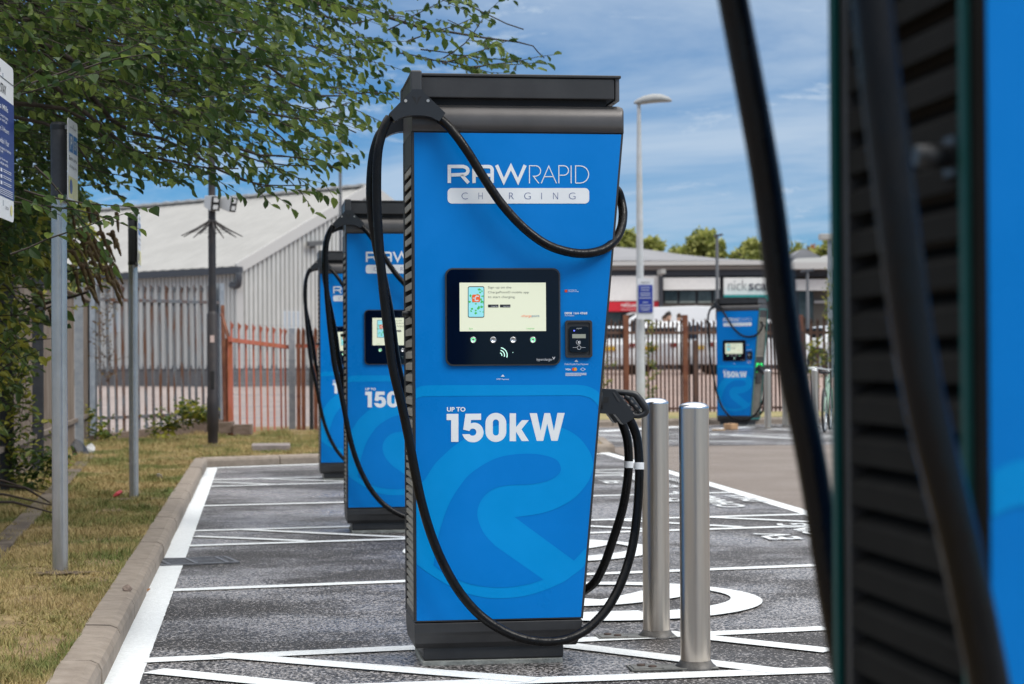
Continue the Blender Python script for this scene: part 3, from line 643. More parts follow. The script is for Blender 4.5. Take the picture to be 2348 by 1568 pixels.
    # cable posts, yokes
    def yoke(d0, d1, mirror=False):
        fnp = lambda u, v, d: L(u, v, 0)+Vector((0, d, 0))
        o_ = [(941.6,211),(962.7,211),(969,219),(1016.8,265)] + [(1003,283.5)] + sp([(996,280),(985,274.5),(970,271),(952,270),(934,270.5),(918,275),(908,280)], 4) + [(901.8,284),(889.7,265),(935,219)]
        m_ = MB(); m_.prism([(L(u, v).x, L(u, v).z) for u, v in o_], lambda a_, b_, d_: Vector((a_, d_, b_)), d0, d1); y_ = m_.build('cable_yoke', M_PLAST, t, .006, seg=3)
        e = MB(); f_ = lambda a_, b_: (lambda p: Vector((p.x, (d0 if not mirror else d1)+(-.001 if not mirror else .001), p.z)))(L(831+a_*.2573, 146.7+b_*.2573))
        e.add([f_(*p) for p in ((418,305),(458,325),(468,388))], [(0,1,2)]); e.add([f_(*p) for p in ((514,305),(478,325),(468,388))], [(0,1,2)])
        e.build('emblem', M_DEEP, y_, recalc=False)
        for a_ in ((370,353), (567,352)):
            c_ = f_(*a_); s_ = MB(); s_.tube([c_+Vector((0,.002,0)), c_+Vector((0,-.003 if not mirror else .003,0))], .006, 10); s_.build('screw', M_STEEL, y_)
    yoke(-.075, -.015); yoke(DEP+.015, DEP+.075, True)
    m = MB(); a = L(938.7,214); b = L(963.7,166); m.box((a.x, -.060, a.z-.03), (b.x, .01, b.z)); m.build('cable_post', mat('post_grey', (.04,.041,.043), .4), t, .006)
    m = MB(); m.box((a.x, DEP-.01, a.z-.03), (b.x, DEP+.060, b.z)); m.build('cable_post', M_BLACK, t, .006)
    # connectors on the right side
    def gun(dy):
        g_ = lambda a_, b_: (lambda p: (p.x, p.z))(L(1344.6+a_*.1482, 867.9+b_*.1482, .10))
        y_ = .10+dy; W = .030
        body = [(190,150),(400,165),(430,172),(725,560),(690,625),(585,690),(545,708),(425,550),(190,535)]
        m_ = MB(); m_.prism([g_(*p) for p in body], lambda a_, b_, d_: Vector((a_, d_, b_)), y_-W, y_+W); gb = m_.build('connector', M_PLAST, t, .006, seg=3)
        P = lambda a_, b_: (lambda q_: Vector((q_[0], y_, q_[1])))(g_(a_, b_))
        m_ = MB(); path = catmull([P(420,200),(P(560,212)),P(735,240),P(800,300),P(880,410),P(915,480),P(890,540),P(800,575),P(700,570)], 5)
        m_.tube(path, [.009+.006*math.sin(math.pi*min(1,i/(len(path)-1))) for i in range(len(path))], 10); m_.build('handle', M_PLAST, gb)
        m_ = MB(); pp = [P(590,275),P(640,300),P(700,380),P(770,450),P(820,510)]; pp = catmull(pp, 5)
        m_.tube(pp, [.0105+.0012*math.cos(i*1.25) for i in range(len(pp))], 8); m_.build('trigger_grip', M_PLAST, gb)
        m_ = MB(); m_.tube(catmull([P(690,515),P(740,545),P(800,535),P(828,505)], 5), .0035, 6); m_.build('trigger_guard', mat('dark_steel', (.25,.25,.26), .3, metal=1), gb)
        m_ = MB(); m_.prism([g_(*p) for p in ((380,215),(400,210),(492,345),(480,362),(455,345))], lambda a_, b_, d_: Vector((a_, d_, b_)), y_-W-.003, y_-W+.001); m_.build('moulded_ridge', M_BLACK, gb, .001)
        m_ = MB(); m_.prism([g_(*p) for p in ((215,285),(320,285),(310,370),(210,370))], lambda a_, b_, d_: Vector((a_, d_, b_)), y_-W-.002, y_-W+.001); m_.build('badge', M_DEEP, gb)
        # holster stub
        m_ = MB(); zc_ = P(200,340).z; m_.tube([(right_x(zc_)-.03, y_, zc_), (right_x(zc_)+.02, y_, zc_)], .045, 20); m_.build('holster', M_PLAST, t)
    gun(0); gun(.17)
    # cables
    RC = .0178
    def cab(P, name='cable', r=RC):
        pts = catmull(P, 8); m_ = MB(); m_.tube(pts, r, 14); o_ = m_.build(name, M_RUBBER, t); return o_
    F = lambda u, v, d: L(u, v, d)
    front = [(893,270,-.045),(884,285,-.05),(873,315,-.055),(866,350,-.06),(863.5,400,-.06),(864,470,-.06),(869,560,-.065),(877,650,-.07),(887,740,-.075),(900,840,-.08),(921,930,-.085),(938,1010,-.085),(951,1080,-.085),(966,1150,-.085),(987,1222,-.085),
             (1015,1290,-.09),(1052,1355,-.09),(1098,1408,-.09),(1150,1444,-.09),(1200,1464,-.085),(1255,1471,-.08),(1305,1463,-.06),(1352,1437,-.03),(1395,1390,.0),(1428,1325,.03),(1450,1250,.055),(1461,1170,.075),(1465,1100,.085),(1465,1060,.09),(1461,1010,.10),(1450,975,.10),(1438,955,.10)]
    cab([F(*p) for p in front])
    top = [(1008,273,-.045),(1024,286,-.05),(1045,310,-.06),(1070,345,-.065),(1095,385,-.065),(1122,428,-.065),(1155,474,-.065),(1200,522,-.065),(1250,559,-.065),(1300,577,-.06),(1345,581,-.05),(1385,571,-.02),(1410,550,.02),(1424,522,.06),(1428,490,.10),(1424,462,.12),(1417,440,.12),(1406,430,.12)]
    cab([F(*p) for p in top])
    # the second cable hangs behind
    LV = lambda x, y_, z_: Vector((x, y_, z_))
    rear = [LV(-.083,DEP+.045,2.095),LV(-.100,DEP+.05,2.065),LV(-.118,DEP+.06,2.00),LV(-.128,DEP+.065,1.91),LV(-.128,DEP+.07,1.80),LV(-.110,DEP+.08,1.66),LV(-.055,DEP+.095,1.38),LV(-.028,DEP+.10,1.18),LV(-.0,DEP+.10,1.04),LV(.035,DEP+.10,.82),
            LV(.08,DEP+.10,.58),LV(.15,DEP+.10,.36),LV(.26,DEP+.09,.21),LV(.40,DEP+.08,.16),LV(.54,DEP+.05,.19)]
    r2 = [F(1352,1345,.33),F(1380,1305,.31),F(1404,1240,.29),F(1426,1170,.28),F(1437,1110,.27),F(1441,1060,.27),F(1438,1010,.27),F(1428,975,.27),F(1418,950,.27)]
    cab(rear+[(rear[-1]+r2[0])/2+Vector((0,.03,-.03))]+r2)
    top2 = [LV(.098,DEP+.045,2.095),LV(.20,DEP+.06,1.93),LV(.32,DEP+.065,1.74),LV(.48,DEP+.065,1.62),LV(.62,DEP+.06,1.59),LV(.74,DEP+.02,1.63),LV(.785,DEP-.06,1.72),LV(.775,DEP-.12,1.80),LV(.75,DEP-.13,1.82)]
    cab(top2)
    # white cable labels
    for a_, b_, dd_ in ((front[-5], front[-4], .0012), (None, None, 0)):
        if a_ is None: p_, q_ = F(1440.5,1072,.27), F(1441,1057,.27)
        else: p_, q_ = F(1465,1076,.088), F(1465,1060,.09)
        m_ = MB(); m_.tube([p_, q_], RC+.0016, 16, cap=False); m_.build('cable_label', M_WHITE, t)
    return t
GRP = 'blue rapid chargers on the parking bays'
ch = make_charger(0); ch.location = (OX, YC, 0)
tag(ch, 'nearest whole blue rapid charger in focus beside the two steel bollards', 'charger', GRP)
X2 = PY(794, 900, 13.03).x; X3 = PY(733, 900, 18.94).x
c2_ = copy_tree(ch); c2_.location = (X2, 13.03, 0); tag(c2_, 'blue charger half hidden directly behind the sharp middle charger', 'charger', GRP)
c3_ = copy_tree(ch); c3_.location = (X3, 18.94, 0); tag(c3_, 'narrow strip of blue charger farthest back in the left row', 'charger', GRP)
fg = make_charger(1); fg.location = (.635, 1.634, 0); tag(fg, 'large out of focus charger with shaded louvred side filling the right edge', 'charger', GRP)
far = make_charger(2); bp_ = PZ(1684, 976); far.rotation_euler = (0, 0, R(-38))
far.location = (bp_.x-.34*math.cos(R(-38)), bp_.y-.34*math.sin(R(-38)), .0)
tag(far, 'small distant blue charger with teal edges and green status light', 'charger', GRP)

# ================================================================== BOLLARDS
def make_bollard():
    t = empty('bollard'); r = .0565; H = .985
    m = MB(); m.lathe([(r, .01), (r, H)], n=48); m.build('post', M_STEEL, t)
    m = MB(); m.lathe([(r+.0006, H-.004), (r+.0006, H), (r*.96, H+.006), (r*.75, H+.014), (r*.4, H+.019), (0, H+.020)], n=48); m.build('domed_cap', mat('polished_cap', (.75,.75,.76), .22, metal=1), t)
    m = MB(); m.lathe([(r*1.38, .003), (r*1.36, .012), (r*1.18, .020), (r*1.02, .034), (r, .034)], n=40); m.build('collar', mat('cast_collar', (.10,.095,.09), .55, metal=.6, var=.25, vscale=20), t)
    mg = mat('socket_plate', (.15,.15,.14), .6, metal=.4, var=.25, vscale=25, bump=.3)
    m = MB(); m.box((-.255, -.062, .005), (.075, .062, .0125)); pl = m.build('socket_plate', mg, t, .002)
    m = MB(); m.box((-.245, -.05, .0126), (-.13, .05, .0155)); lid = m.build('socket_lid', mg, pl, .002)
    for x_, y_ in ((-.205, .018), (-.17, -.022)):
        m = MB(); m.lathe([(.016, .0156), (.016, .0200), (.010, .0215), (0, .0215)], (x_, y_, 0), 12); m.build('bolt', mat('rusty_bolt', (.08,.055,.045), .7, metal=.5), lid)
    return t
GB = 'stainless steel bollards guarding the chargers'
b1 = make_bollard(); p = PZ(1597, 1538-3); b1.location = (p.x, p.y+.02, 0); tag(b1, 'nearer brushed steel bollard, rightmost of the pair by the sharp charger', 'bollard', GB)
b2 = copy_tree(b1); p = PZ(1507, 1466-3); b2.location = (p.x, p.y+.02, 0); tag(b2, 'brushed steel bollard partly behind the connector of the sharp charger', 'bollard', GB)
for u, v, lb in ((1760,984,'small steel bollard just right of the distant charger'), (1801,979,'small steel bollard between the distant charger and the blurred foreground cable'), (1868,981,'faint steel bollard standing in front of the distant bicycle')):
    b = copy_tree(b1); p = PZ(u, v); b.location = (p.x, p.y, 0); tag(b, lb, 'bollard', GB)

# ================================================================== SIGNS AND POLES, LEFT
M_POLE = mat('grey_painted_steel', (.47,.455,.435), .27, metal=.8, var=.08, vscale=6)
M_POLED = mat('dark_wrap', (.035,.038,.045), .45, var=.2, vscale=12)
M_SIGNW = mat('sign_white', (.66,.67,.68), .4, var=.03); M_SIGNB = mat('sign_blue', (.02,.035,.17), .35); M_SIGNT = mat('sign_text_white', (.62,.64,.70), .45)
M_ICON = mat('sign_icon_blue', (.0,.13,.38), .4); M_SIGNY = mat('sign_yellow', (.60,.55,.22), .4); M_TXTD = mat('sign_text_dark', (.03,.03,.035), .5)
def post(name, u, v, vtop, z0, r, wrap_v):
    p = PZ(u, v, z0); t = empty(name, (p.x, p.y, z0)); D = (p-CP).dot(FW)
    zt = PD(u, vtop, D).z-z0; zw = PD(u, wrap_v, D).z-z0
    m = MB(); m.lathe([(r, -.05), (r, zw)], n=32); m.build('pole', M_POLE, t)
    m = MB(); m.lathe([(r*1.03, zw-.0), (r*1.03, zt), (r*.9, zt+.012), (0, zt+.014)], n=32); m.build('dark_sleeve', M_POLED, t)
    return t, p, D, zt
def placard(t, A, B, z0, z1, th, parts_fn, clamps=()):
    """flat sign board from A (left edge) to B (right edge), local z0..z1, facing the camera side"""
    A = Vector((A[0], A[1], 0)); B = Vector((B[0], B[1], 0)); d = (B-A); W = d.length; d.normalize(); n = Vector((d.y, -d.x, 0))
    fn = lambda a, b, k: A + d*a + n*k + Vector((0, 0, b))
    m = MB(); m.prism(rrect(0, z0, W, z1, .025), fn, -th, 0); bd = m.build('sign_board', M_SIGNW, t)
    parts_fn(bd, fn, W, z0, z1); return bd
s1, p1, D1, zt1 = post('sign_post', 138, 1312, 285, .10, .040, 447)
def ev_sign(bd, fn, W, z0, z1):
    H = z1-z0; k = .0015; q = lambda a, b: fn(a*W, z0+b*H, k)
    def rc(mb, a0, b0, a1, b1): mb.add([q(a0,b0), q(a1,b0), q(a1,b1), q(a0,b1)], [(0,1,2,3)])
    m = MB(); rc(m, .12, .60, .47, .82); rc(m, .54, .60, .90, .82); m.build('icon', M_ICON, bd, recalc=False)
    m = MB(); q2 = lambda a, b: fn(a*W, z0+b*H, .003); add_text(m, 'P', q2, .2, .63, .38, .79, offset=.03); add_text(m, 'EV', q2, .6, .65, .84, .76, offset=.02); m.build('icon_lettering', M_SIGNW, bd, recalc=False)
    m = MB(); add_text(m, 'Electric vehicle', q, .1, .50, .92, .55); add_text(m, 'charging only', q, .14, .40, .86, .45); add_text(m, 'terms apply', q, .2, .88, .8, .92); m.build('sign_lettering', M_TXTD, bd, recalc=False)
    m = MB(); rc(m, .04, .04, .96, .30); m.build('yellow_band', M_SIGNY, bd, recalc=False)
    m = MB(); m.add([q2(.26+.14*math.cos(a), .18+.09*math.sin(a)) for a in [2*math.pi*i/20 for i in range(20)]], [tuple(range(20))]); m.build('round_mark', M_SIGNB, bd, recalc=False)
A = PD(155.5, 300, 9.62)-p1; B = PD(178, 300, 9.93)-p1
z0_, z1_ = PD(156, 459, 9.62).z-.10, PD(156, 268, 9.62).z-.10
placard(s1, A, B, z0_, z1_, .003, ev_sign)
for zz in (z0_+.03, z1_-.03):
    m = MB(); m.lathe([(.0425, zz-.012), (.0435, zz), (.0425, zz+.012)], n=24); cl = m.build('clamp', M_PLAST, s1); m.v = []; 
    m = MB(); m.bar((.03, -.01, zz), (.5*(A.x+B.x)-.004, .5*(A.y+B.y), zz), .02, .02); m.build('clamp_bracket', M_GALV, cl)
tag(s1, 'nearer grey sign post on the grass with small white electric vehicle sign', 'sign post', 'sign posts on the grass')
s2, p2, D2, zt2 = post('sign_post', 307, 1143, 493, .10, .037, 600)
A = PD(316, 500, 14.9)-p2; B = PD(322.5, 500, 15.25)-p2; z0_, z1_ = PD(316, 609, 14.9).z-.10, PD(316, 487, 14.9).z-.10
placard(s2, A, B, z0_, z1_, .003, ev_sign)
for zz in (z0_+.03, z1_-.03):
    m = MB(); m.lathe([(.0395, zz-.012), (.0405, zz), (.0395, zz+.012)], n=24); cl = m.build('clamp', M_PLAST, s2)
    m = MB(); m.bar((.02, -.01, zz), (.5*(A.x+B.x)-.004, .5*(A.y+B.y), zz), .02, .02); m.build('clamp_bracket', M_GALV, cl)
tag(s2, 'farther grey sign post on the grass, its sign seen edge on', 'sign post', 'sign posts on the grass')
# big blue parking notice at the left border
s3 = empty('parking_notice', (PD(-32, 900, 7.5).x, PD(-32, 900, 7.5).y, .10)); o3 = s3.location
m = MB(); m.lathe([(.038, -.05), (.038, 2.45), (0, 2.46)], n=24); m.build('pole', M_POLE, s3)
A = PD(-22, 300, 7.15)-o3; B = PD(31, 300, 7.62)-o3; z0_, z1_ = PD(31, 511, 7.62).z-.10, PD(31, 158, 7.62).z-.10
def stay_sign(bd, fn, W, z0, z1):
    H = z1-z0; q = lambda a, b: fn(a*W, z0+b*H, .0015); q2 = lambda a, b: fn(a*W, z0+b*H, .003)
    m = MB(); m.add([q(0,.14), q(1,.14), q(1,.76), q(0,.76)], [(0,1,2,3)]); m.build('blue_field', M_SIGNB, bd, recalc=False)
    m = MB(); m.add([q(0,.885), q(1,.885), q(1,.89), q(0,.89)], [(0,1,2,3)]); add_text(m, 'SHORT STAY', q, .05, .79, .66, .85, offset=.01); add_text(m, '19', q, .35, .91, .42, .94); add_text(m, 'DCON', q, .62, .065, .75, .085)
    m.build('sign_lettering', M_TXTD, bd, recalc=False)
    m = MB(); x = .70
    for s_, b0, b1, x1 in (('Etruria Mills', .685, .72, .72), ('TERMS & CONDITIONS', .635, .65, .72), ('APPLY TO ALL VEHICLES', .61, .625, .68), ('Max stay 3 Hours', .54, .58, .76), ('No return within 1 Hour', .47, .505, .76),
                           ('PATROLLED BY MOBILE PARKING', .43, .445, .84), ('ENFORCEMENT TEAMS', .41, .425, .5), ('Parking Charge Notice may', .36, .38, .70), ('be issued to vehicles which:', .335, .355, .72)):
        add_text(m, s_, q2, .05, b0, x1, b1, offset=.005)
    for b in (.30, .26, .22):
        m.add([q2(.38,b-.01), q2(.46,b-.01), q2(.46,b+.012), q2(.38,b+.012)], [(0,1,2,3)]); 
        for j in (0, .012): m.add([q2(.5,b-.004+j), q2(.86,b-.004+j), q2(.86,b+j), q2(.5,b+j)], [(0,1,2,3)])
    for j in range(4): m.add([q2(.1,.15+.012*j), q2(.92,.15+.012*j), q2(.92,.154+.012*j), q2(.1,.154+.012*j)], [(0,1,2,3)])
    m.build('sign_small_print', M_SIGNT, bd, recalc=False)
    m = MB(); m.add([q(.88+.05*math.cos(a), .07+.035*math.sin(a)) for a in [2*math.pi*i/20 for i in range(20)]], [tuple(range(20))]); m.build('round_mark', M_SIGNY, bd, recalc=False)
placard(s3, A, B, z0_, z1_, .003, stay_sign)
m = MB(); 
for zz in (z0_+.06, z1_-.06): m.bar((0, 0, zz), (.5*(A.x+B.x)-.004, .5*(A.y+B.y), zz), .02, .02)
m.build('clamp_bracket', M_GALV, s3)
tag(s3, 'tall white and blue parking notice cut off by the left border', 'sign')

# black lamp column with floodlights and spikes
M_LAMP = mat('black_column_paint', (.022,.020,.022), .5, col2=(.045,.034,.030), vscale=3, lo=.45, hi=.65)
pl_ = PZ(488, 1021, .10); DL = (pl_-CP).dot(FW); lc = empty('lamp_column', tuple(pl_))
zz = lambda v: PD(488, v, DL).z-.10
m = MB(); m.lathe([(.067,-.1),(.067,zz(990)),(.076,zz(988)),(.076,zz(912)),(.070,zz(908)),(.070,zz(722)),(.052,zz(714))], n=28); m.build('base_section', M_LAMP, lc)
m = MB(); m.lathe([(.052,zz(716)),(.046,zz(400)),(.040,6.0),(0,6.01)], n=28); m.build('shaft', M_LAMP, lc)
m = MB(); m.box((-.022,-.081,zz(890)),(.022,-.066,zz(850))); m.build('access_door', M_DEEP, lc, .003)
m = MB(); q0 = .071; m.box((-.026,-.0745,zz(785)),(.026,-.069,zz(769))); m.build('sticker', mat('faded_sticker', (.55,.42,.38), .6), lc)
def flood(cx, cz, yaw, s=1.0):
    M = Matrix.Translation((cx, -.10, cz)) @ Matrix.Rotation(yaw, 4, 'Z') @ Matrix.Rotation(R(12), 4, 'X')
    m = MB(); vs_ = [M @ Vector(p) for p in ((-.07,-.10,-.10),(.07,-.10,-.10),(.065,.10,-.07),(-.065,.10,-.07),(-.07,-.10,.10),(.07,-.10,.10),(.065,.10,.07),(-.065,.10,.07))]
    m.add(vs_, [(0,3,2,1),(4,5,6,7),(0,1,5,4),(1,2,6,5),(2,3,7,6),(3,0,4,7)]); h = m.build('floodlight', mat('light_grey_housing', (.55,.55,.55), .45), lc, .006)
    m = MB(); m.box((-.062,-.106,-.092),(.062,-.1005,.092), M); m.build('floodlight_face', M_DEEP, h)
    for k in (-.046, .046):
        m = MB(); m.box((-.034,-.110,k-.028),(.034,-.1062,k+.028), M); m.build('lens', mat('frosted_lens', (.6,.6,.6), .3), h)
flood(.005, zz(465), R(28)); flood(.20, zz(467), R(52))
m = MB(); m.bar((0,0,zz(462)), (.20,-.06,zz(462)), .04, .05); m.build('floodlight_arm', mat('light_grey_housing', (.55,.55,.55), .45), lc)
m = MB()
for k in range(12):
    a = 2*math.pi*k/12+.15; c_, s_ = math.cos(a), math.sin(a); m.tube([(.05*c_,.05*s_,zz(508)), (.20*c_,.20*s_,zz(524)), (.395*c_,.395*s_,zz(541))], [.013,.012,.006], 6)
m.tube([(.26*math.cos(2*math.pi*k/24), .26*math.sin(2*math.pi*k/24), zz(530)) for k in range(25)], .003, 5, cap=False)
m.lathe([(.05,zz(513)),(.062,zz(511)),(.062,zz(506)),(.05,zz(504))], n=20); m.build('spike_collar', M_LAMP, lc)
m = MB(); m.bar((0,0,5.98),(.1,-.75,6.05),.05,.05); m.box((-.1,-1.25,6.02),(.2,-.7,6.12)); m.build('lamp_head', M_LAMP, lc)
tag(lc, 'black lamp column with twin floodlights and a ring of anti climb spikes', 'lamp post')

# ================================================================== PALISADE FENCES
M_PAL = mat('weathered_galvanised_pale', (.15,.165,.18), .6, metal=.25, col2=(.13,.055,.025), vscale=3.5, lo=.46, hi=.60, stretch=(3,3,.5))
M_PALB = mat('brownish_pale', (.20,.165,.135), .7, col2=(.13,.095,.07), vscale=4, stretch=(3,3,.4))
M_RUST = mat('rust_brown', (.13,.040,.020), .8, col2=(.20,.075,.035), vscale=6)
M_REDP = mat('faded_red_paint', (.45,.13,.085), .7, col2=(.36,.10,.035), vscale=4, lo=.45, hi=.6, stretch=(3,3,.6))
M_BRN = mat('brown_pales', (.075,.045,.035), .8, col2=(.12,.06,.04), vscale=5)
def pale(mb, p, dirv, zb, zt, w=.065, split=True, lean=0.0):
    """W section pale with a three pointed top"""
    d = dirv; n = Vector((d.y, -d.x, 0)); hw = w/2
    prof = [(-hw, 0), (-hw*.5, .012), (0, .004), (hw*.5, .012), (hw, 0)]
    top = [zt-.06, zt-.02, zt, zt-.02, zt-.06] if split else [zt]*5
    P = Vector((p[0], p[1], 0)); L_ = Vector((d.x*lean, d.y*lean, 0))
    vs_ = [P + d*a - n*b + Vector((0,0,zb)) for a, b in prof] + [P + d*a*(.95 if split else 1) - n*(b-(.03 if split and i in (0,4) else 0)) + L_ + Vector((0,0,top[i])) for i, (a, b) in enumerate(prof)]
    vm = [P + d*a - n*b + L_*.9 + Vector((0,0,zt-.13)) for a, b in prof]
    vs_ = vs_[:5] + vm + vs_[5:]
    back = [v + n*(-.003) for v in vs_]
    fs_ = [(i, i+1, i+6, i+5) for i in range(4)] + [(5+i, 6+i, 11+i, 10+i) for i in range(4)]
    mb.add(vs_, fs_)
def ipost(mb, p, dirv, zb, zt, w=.10, t=.055):
    d = dirv; n = Vector((d.y, -d.x, 0)); P = Vector((p[0], p[1], 0))
    for k in (-1, 1):
        a = P + n*(k*t/2); mb.bar(a+Vector((0,0,zb)), a+Vector((0,0,zt)), .008, w, up=d) if False else mb.add([a-d*w/2+n*e+Vector((0,0,z)) for z in (zb, zt) for e in (-.004, .004)] + [a+d*w/2+n*e+Vector((0,0,z)) for z in (zb, zt) for e in (-.004, .004)], [(0,1,3,2),(4,6,7,5),(0,2,6,4),(1,5,7,3),(0,4,5,1),(2,3,7,6)])
    mb.add([P+d*e+n*k+Vector((0,0,z)) for z in (zb, zt) for e in (-.004, .004) for k in (-t/2, t/2)], [(0,1,3,2),(4,6,7,5),(0,4,5,1),(2,3,7,6),(0,2,6,4),(1,5,7,3)])
# A: facing section (grey, rusty)
def on(u, v, D): p = PD(u, v, D); return Vector((p.x, p.y, p.z))
A0 = on(208, 1005, 26.6); A1 = on(503, 978, 29.3); dA = (Vector((A1.x, A1.y, 0))-Vector((A0.x, A0.y, 0))); LA_ = dA.length; dA.normalize()
fa = empty('palisade_fence', (0,0,0)); m = MB()
us = [214,232,250,268,285,319,336,353,370,387,403,420,436,451,467,484]
for u in us:
    t_ = (u-208)/295.; D = 26.6+2.7*t_; b_ = on(u, 1003-27*t_, D); tp = on(u, 650+3*t_, D); pale(m, b_, dA, b_.z, tp.z, .072, lean=-.05)
u = 302; t_ = (u-208)/295; D = 26.6+2.7*t_; b_ = on(u, 995, D); tp = on(u, 651, D); pale(m, b_, dA, b_.z, tp.z, .072, lean=-.05)
m.build('pales', M_PAL, fa, recalc=False)
for va, vb in ((686, 694), (960, 946)):
    m = MB(); m.bar(on(206, va, 26.65), on(505, vb, 29.4), .05, .045); m.build('rail', M_PAL, fa)
for u, vb, vt, D in ((207,1010,632,26.6), (505,978,650,29.4)):
    m = MB(); a = on(u, vb, D); b = on(u, vt, D); ipost(m, a, dA, a.z-.1, b.z, .11, .08); m.build('post', M_GALV, fa)
tag(fa, 'grey palisade fence with rusty spiked pales facing the camera beside black lamp column', 'fence')
# B: oblique section along the left
fb = empty('palisade_fence', (0,0,0)); m = MB(); dB = fdir.copy(); dB.z = 0; dB.normalize()
S = Vector((FC.x, FC.y, 0)); nB = int(17/.15)
for i in range(nB):
    p = S + dB*(.1+i*.15); zt = 2.42-.10*min(1, i/50); 
    if (i % 18) == 0: continue
    pale(m, p, dB, .16, zt, .07)
m.build('pales', M_PALB, fb, recalc=False)
for z in (.46, 2.05):
    m = MB(); m.bar(S+Vector((0,0,z))+Vector((.03,0,0)), S+dB*17+Vector((.03,0,z)), .045, .045); m.build('rail', M_PALB, fb)
for i in range(7):
    p = S + dB*(2.75*i+.05); m = MB(); ipost(m, p+Vector((.06,0,0)), Vector((1,0,0)), .0, 2.45, .10, .09); m.build('post', M_GALV if i < 2 else M_POLED, fb)
tag(fb, 'brownish palisade fence running away along the left edge of the grass', 'fence')
# edging boards under the fences
ed_ = MB()
for a, b, h in ((on(214,1009,26.3), on(508,978,29.0), .16),):
    ed_.bar(a+Vector((0,0,-.02)), b+Vector((0,0,.03)), .12, h)
M_SLEEP = mat('old_timber', (.12,.085,.06), .85, col2=(.19,.14,.11), vscale=8, stretch=(.4,4,4), bump=.5, bscale=30)
tag(ed_.build('edging_board', M_SLEEP), 'long brown gravel board along the foot of the grey palisade', 'board')
m = MB(); m.bar(on(503,982,27.8), on(536,979,27.8), .25, .17); m.bar(on(536,985,27.75), on(577,984,27.75), .25, .15)
tag(m.build('timber_sleeper', M_SLEEP, bevel=.01), 'brown timber sleepers lying at the foot of the red gate', 'sleeper')
m = MB(); P_ = S + Vector((.28,0,0)); m.bar(P_+dB*5+Vector((.05,0,.05)), P_+dB*17+Vector((.30,0,.06)), .13, .14)
tag(m.build('concrete_edging', mat('edging_concrete', (.075,.055,.04), .9, col2=(.17,.135,.10), vscale=3, bump=.4, bscale=40), bevel=.01), kind='structure')
# C: red gate
fg_ = empty('metal_gate', (0,0,0)); m = MB(); G0 = on(529, 1000, 28.0); G1 = on(660, 993, 30.2); dG = (G1-G0); dG.z = 0; dG.normalize()
for i, u in enumerate((531,548,564,581,597,612,627,643,653)):
    t_ = (u-529)/131.; D = 28+2.2*t_; b_ = on(u+3, 1000-7*t_, D); tp = on(u, 735+16*t_, D); pale(m, b_, dG, b_.z, tp.z, .062, lean=-.04)
m.build('pales', M_REDP, fg_, recalc=False)
m = MB(); m.bar(on(527,779,27.9), on(664,796,30.2), .05, .06); m.build('rail', M_REDP, fg_)
m = MB(); m.bar(on(529,1000,27.98), on(527,772,27.98), .07, .05, up=Vector((0,1,0))); m.build('hinge_stile', M_REDP, fg_)
tag(fg_, 'faded red palisade gate standing ajar between the grey posts', 'gate')
# D: posts and further red pales
m = MB(); a = on(670, 993, 30.0); b = on(670, 752, 30.0); m.box((a.x-.05, a.y-.05, a.z-.1), (a.x+.05, a.y+.05, b.z)); 
tag(m.build('gate_post', M_GALV, bevel=.005), 'square galvanised post holding the right end of the red gate', 'post')
fr_ = empty('palisade_fence', (0,0,0)); m = MB(); dR = Vector((1,.1,0)).normalized()
for u, lb in ((683,0), (694,.02), (722,0), (738,0), (754,.0), (770,0), (786,0), (802,0), (818,0), (834,0)):
    b_ = on(u+2, 996, 29.6); tp = on(u, 750, 29.6); pale(m, b_, dR, b_.z, tp.z, .062)
m.build('pales', M_RUST, fr_, recalc=False)
m = MB(); m.bar(on(678,793,29.65), on(850,793,29.65), .05, .06); m.build('rail', M_REDP, fr_)
m = MB(); a = on(714, 995, 29.6); b = on(714, 758, 29.6); m.box((a.x-.03, a.y-.03, a.z), (a.x+.03, a.y+.03, b.z)); m.build('post', M_DEEP, fr_)
tag(fr_, 'short rusty red palisade fence behind the farthest charger of the left row', 'fence')
m = MB(); a = on(516, 975, 28.4); b = on(516, 690, 28.6); m.bar(a, on(510, 700, 28.6), .05, .05); m.bar(on(508,720,28.3), on(524,775,28.0), .04, .04); m.bar(on(522,985,28.1), on(520,775,28.1), .035, .035)
tag(m.build('leaning_gate_rail', M_RUST), 'rusty broken rails leaning between the grey fence and red gate', 'rail')
# mesh fence behind gate
# E: right hand brown fence
fe = empty('palisade_fence', (0,0,0)); m = MB(); Dn = 40.2
dE = Vector((math.cos(-YAW+.45), math.sin(-YAW+.45), 0)); u = 1374
while u < 1800:
    D = Dn + (u-1374)/420.*1.4; b_ = on(u, 953-.010*(u-1374), D); tp = on(u, 733+4*math.sin(u*.9), D); pale(m, b_, dE, b_.z, tp.z, .050); u += 9.4
u = 1800
while u < 1990:
    D = 41.3; b_ = on(u, 945, D); tp = on(u, 728+3*math.sin(u), D); pale(m, b_, Vector((1,0,0)), b_.z, tp.z, .062); u += 15
m.build('pales', M_BRN, fe, recalc=False)
m = MB(); m.bar(on(1374,763,Dn+.05), on(1800,763,41.5), .05, .06); m.bar(on(1800,763,41.5), on(1990,761,41.4), .05, .06); m.build('rail', M_BRN, fe)
m = MB(); m.bar(on(1374,938,Dn+.05), on(1800,934,41.5), .05, .05); m.build('rail', M_BRN, fe)
for u, vt, w in ((1436,722,.11), (1571.5,722,.10), (1594,780,.06), (1705,722,.10), (1836,722,.09)):
    D = Dn-.08+(u-1374)/420.*1.4; a = on(u, 957, D); b = on(u, vt, D); m = MB(); m.box((a.x-w/2, a.y-.05, .05), (a.x+w/2, a.y+.05, b.z)); m.build('post', M_RUST if w > .07 else M_BRN, fe)
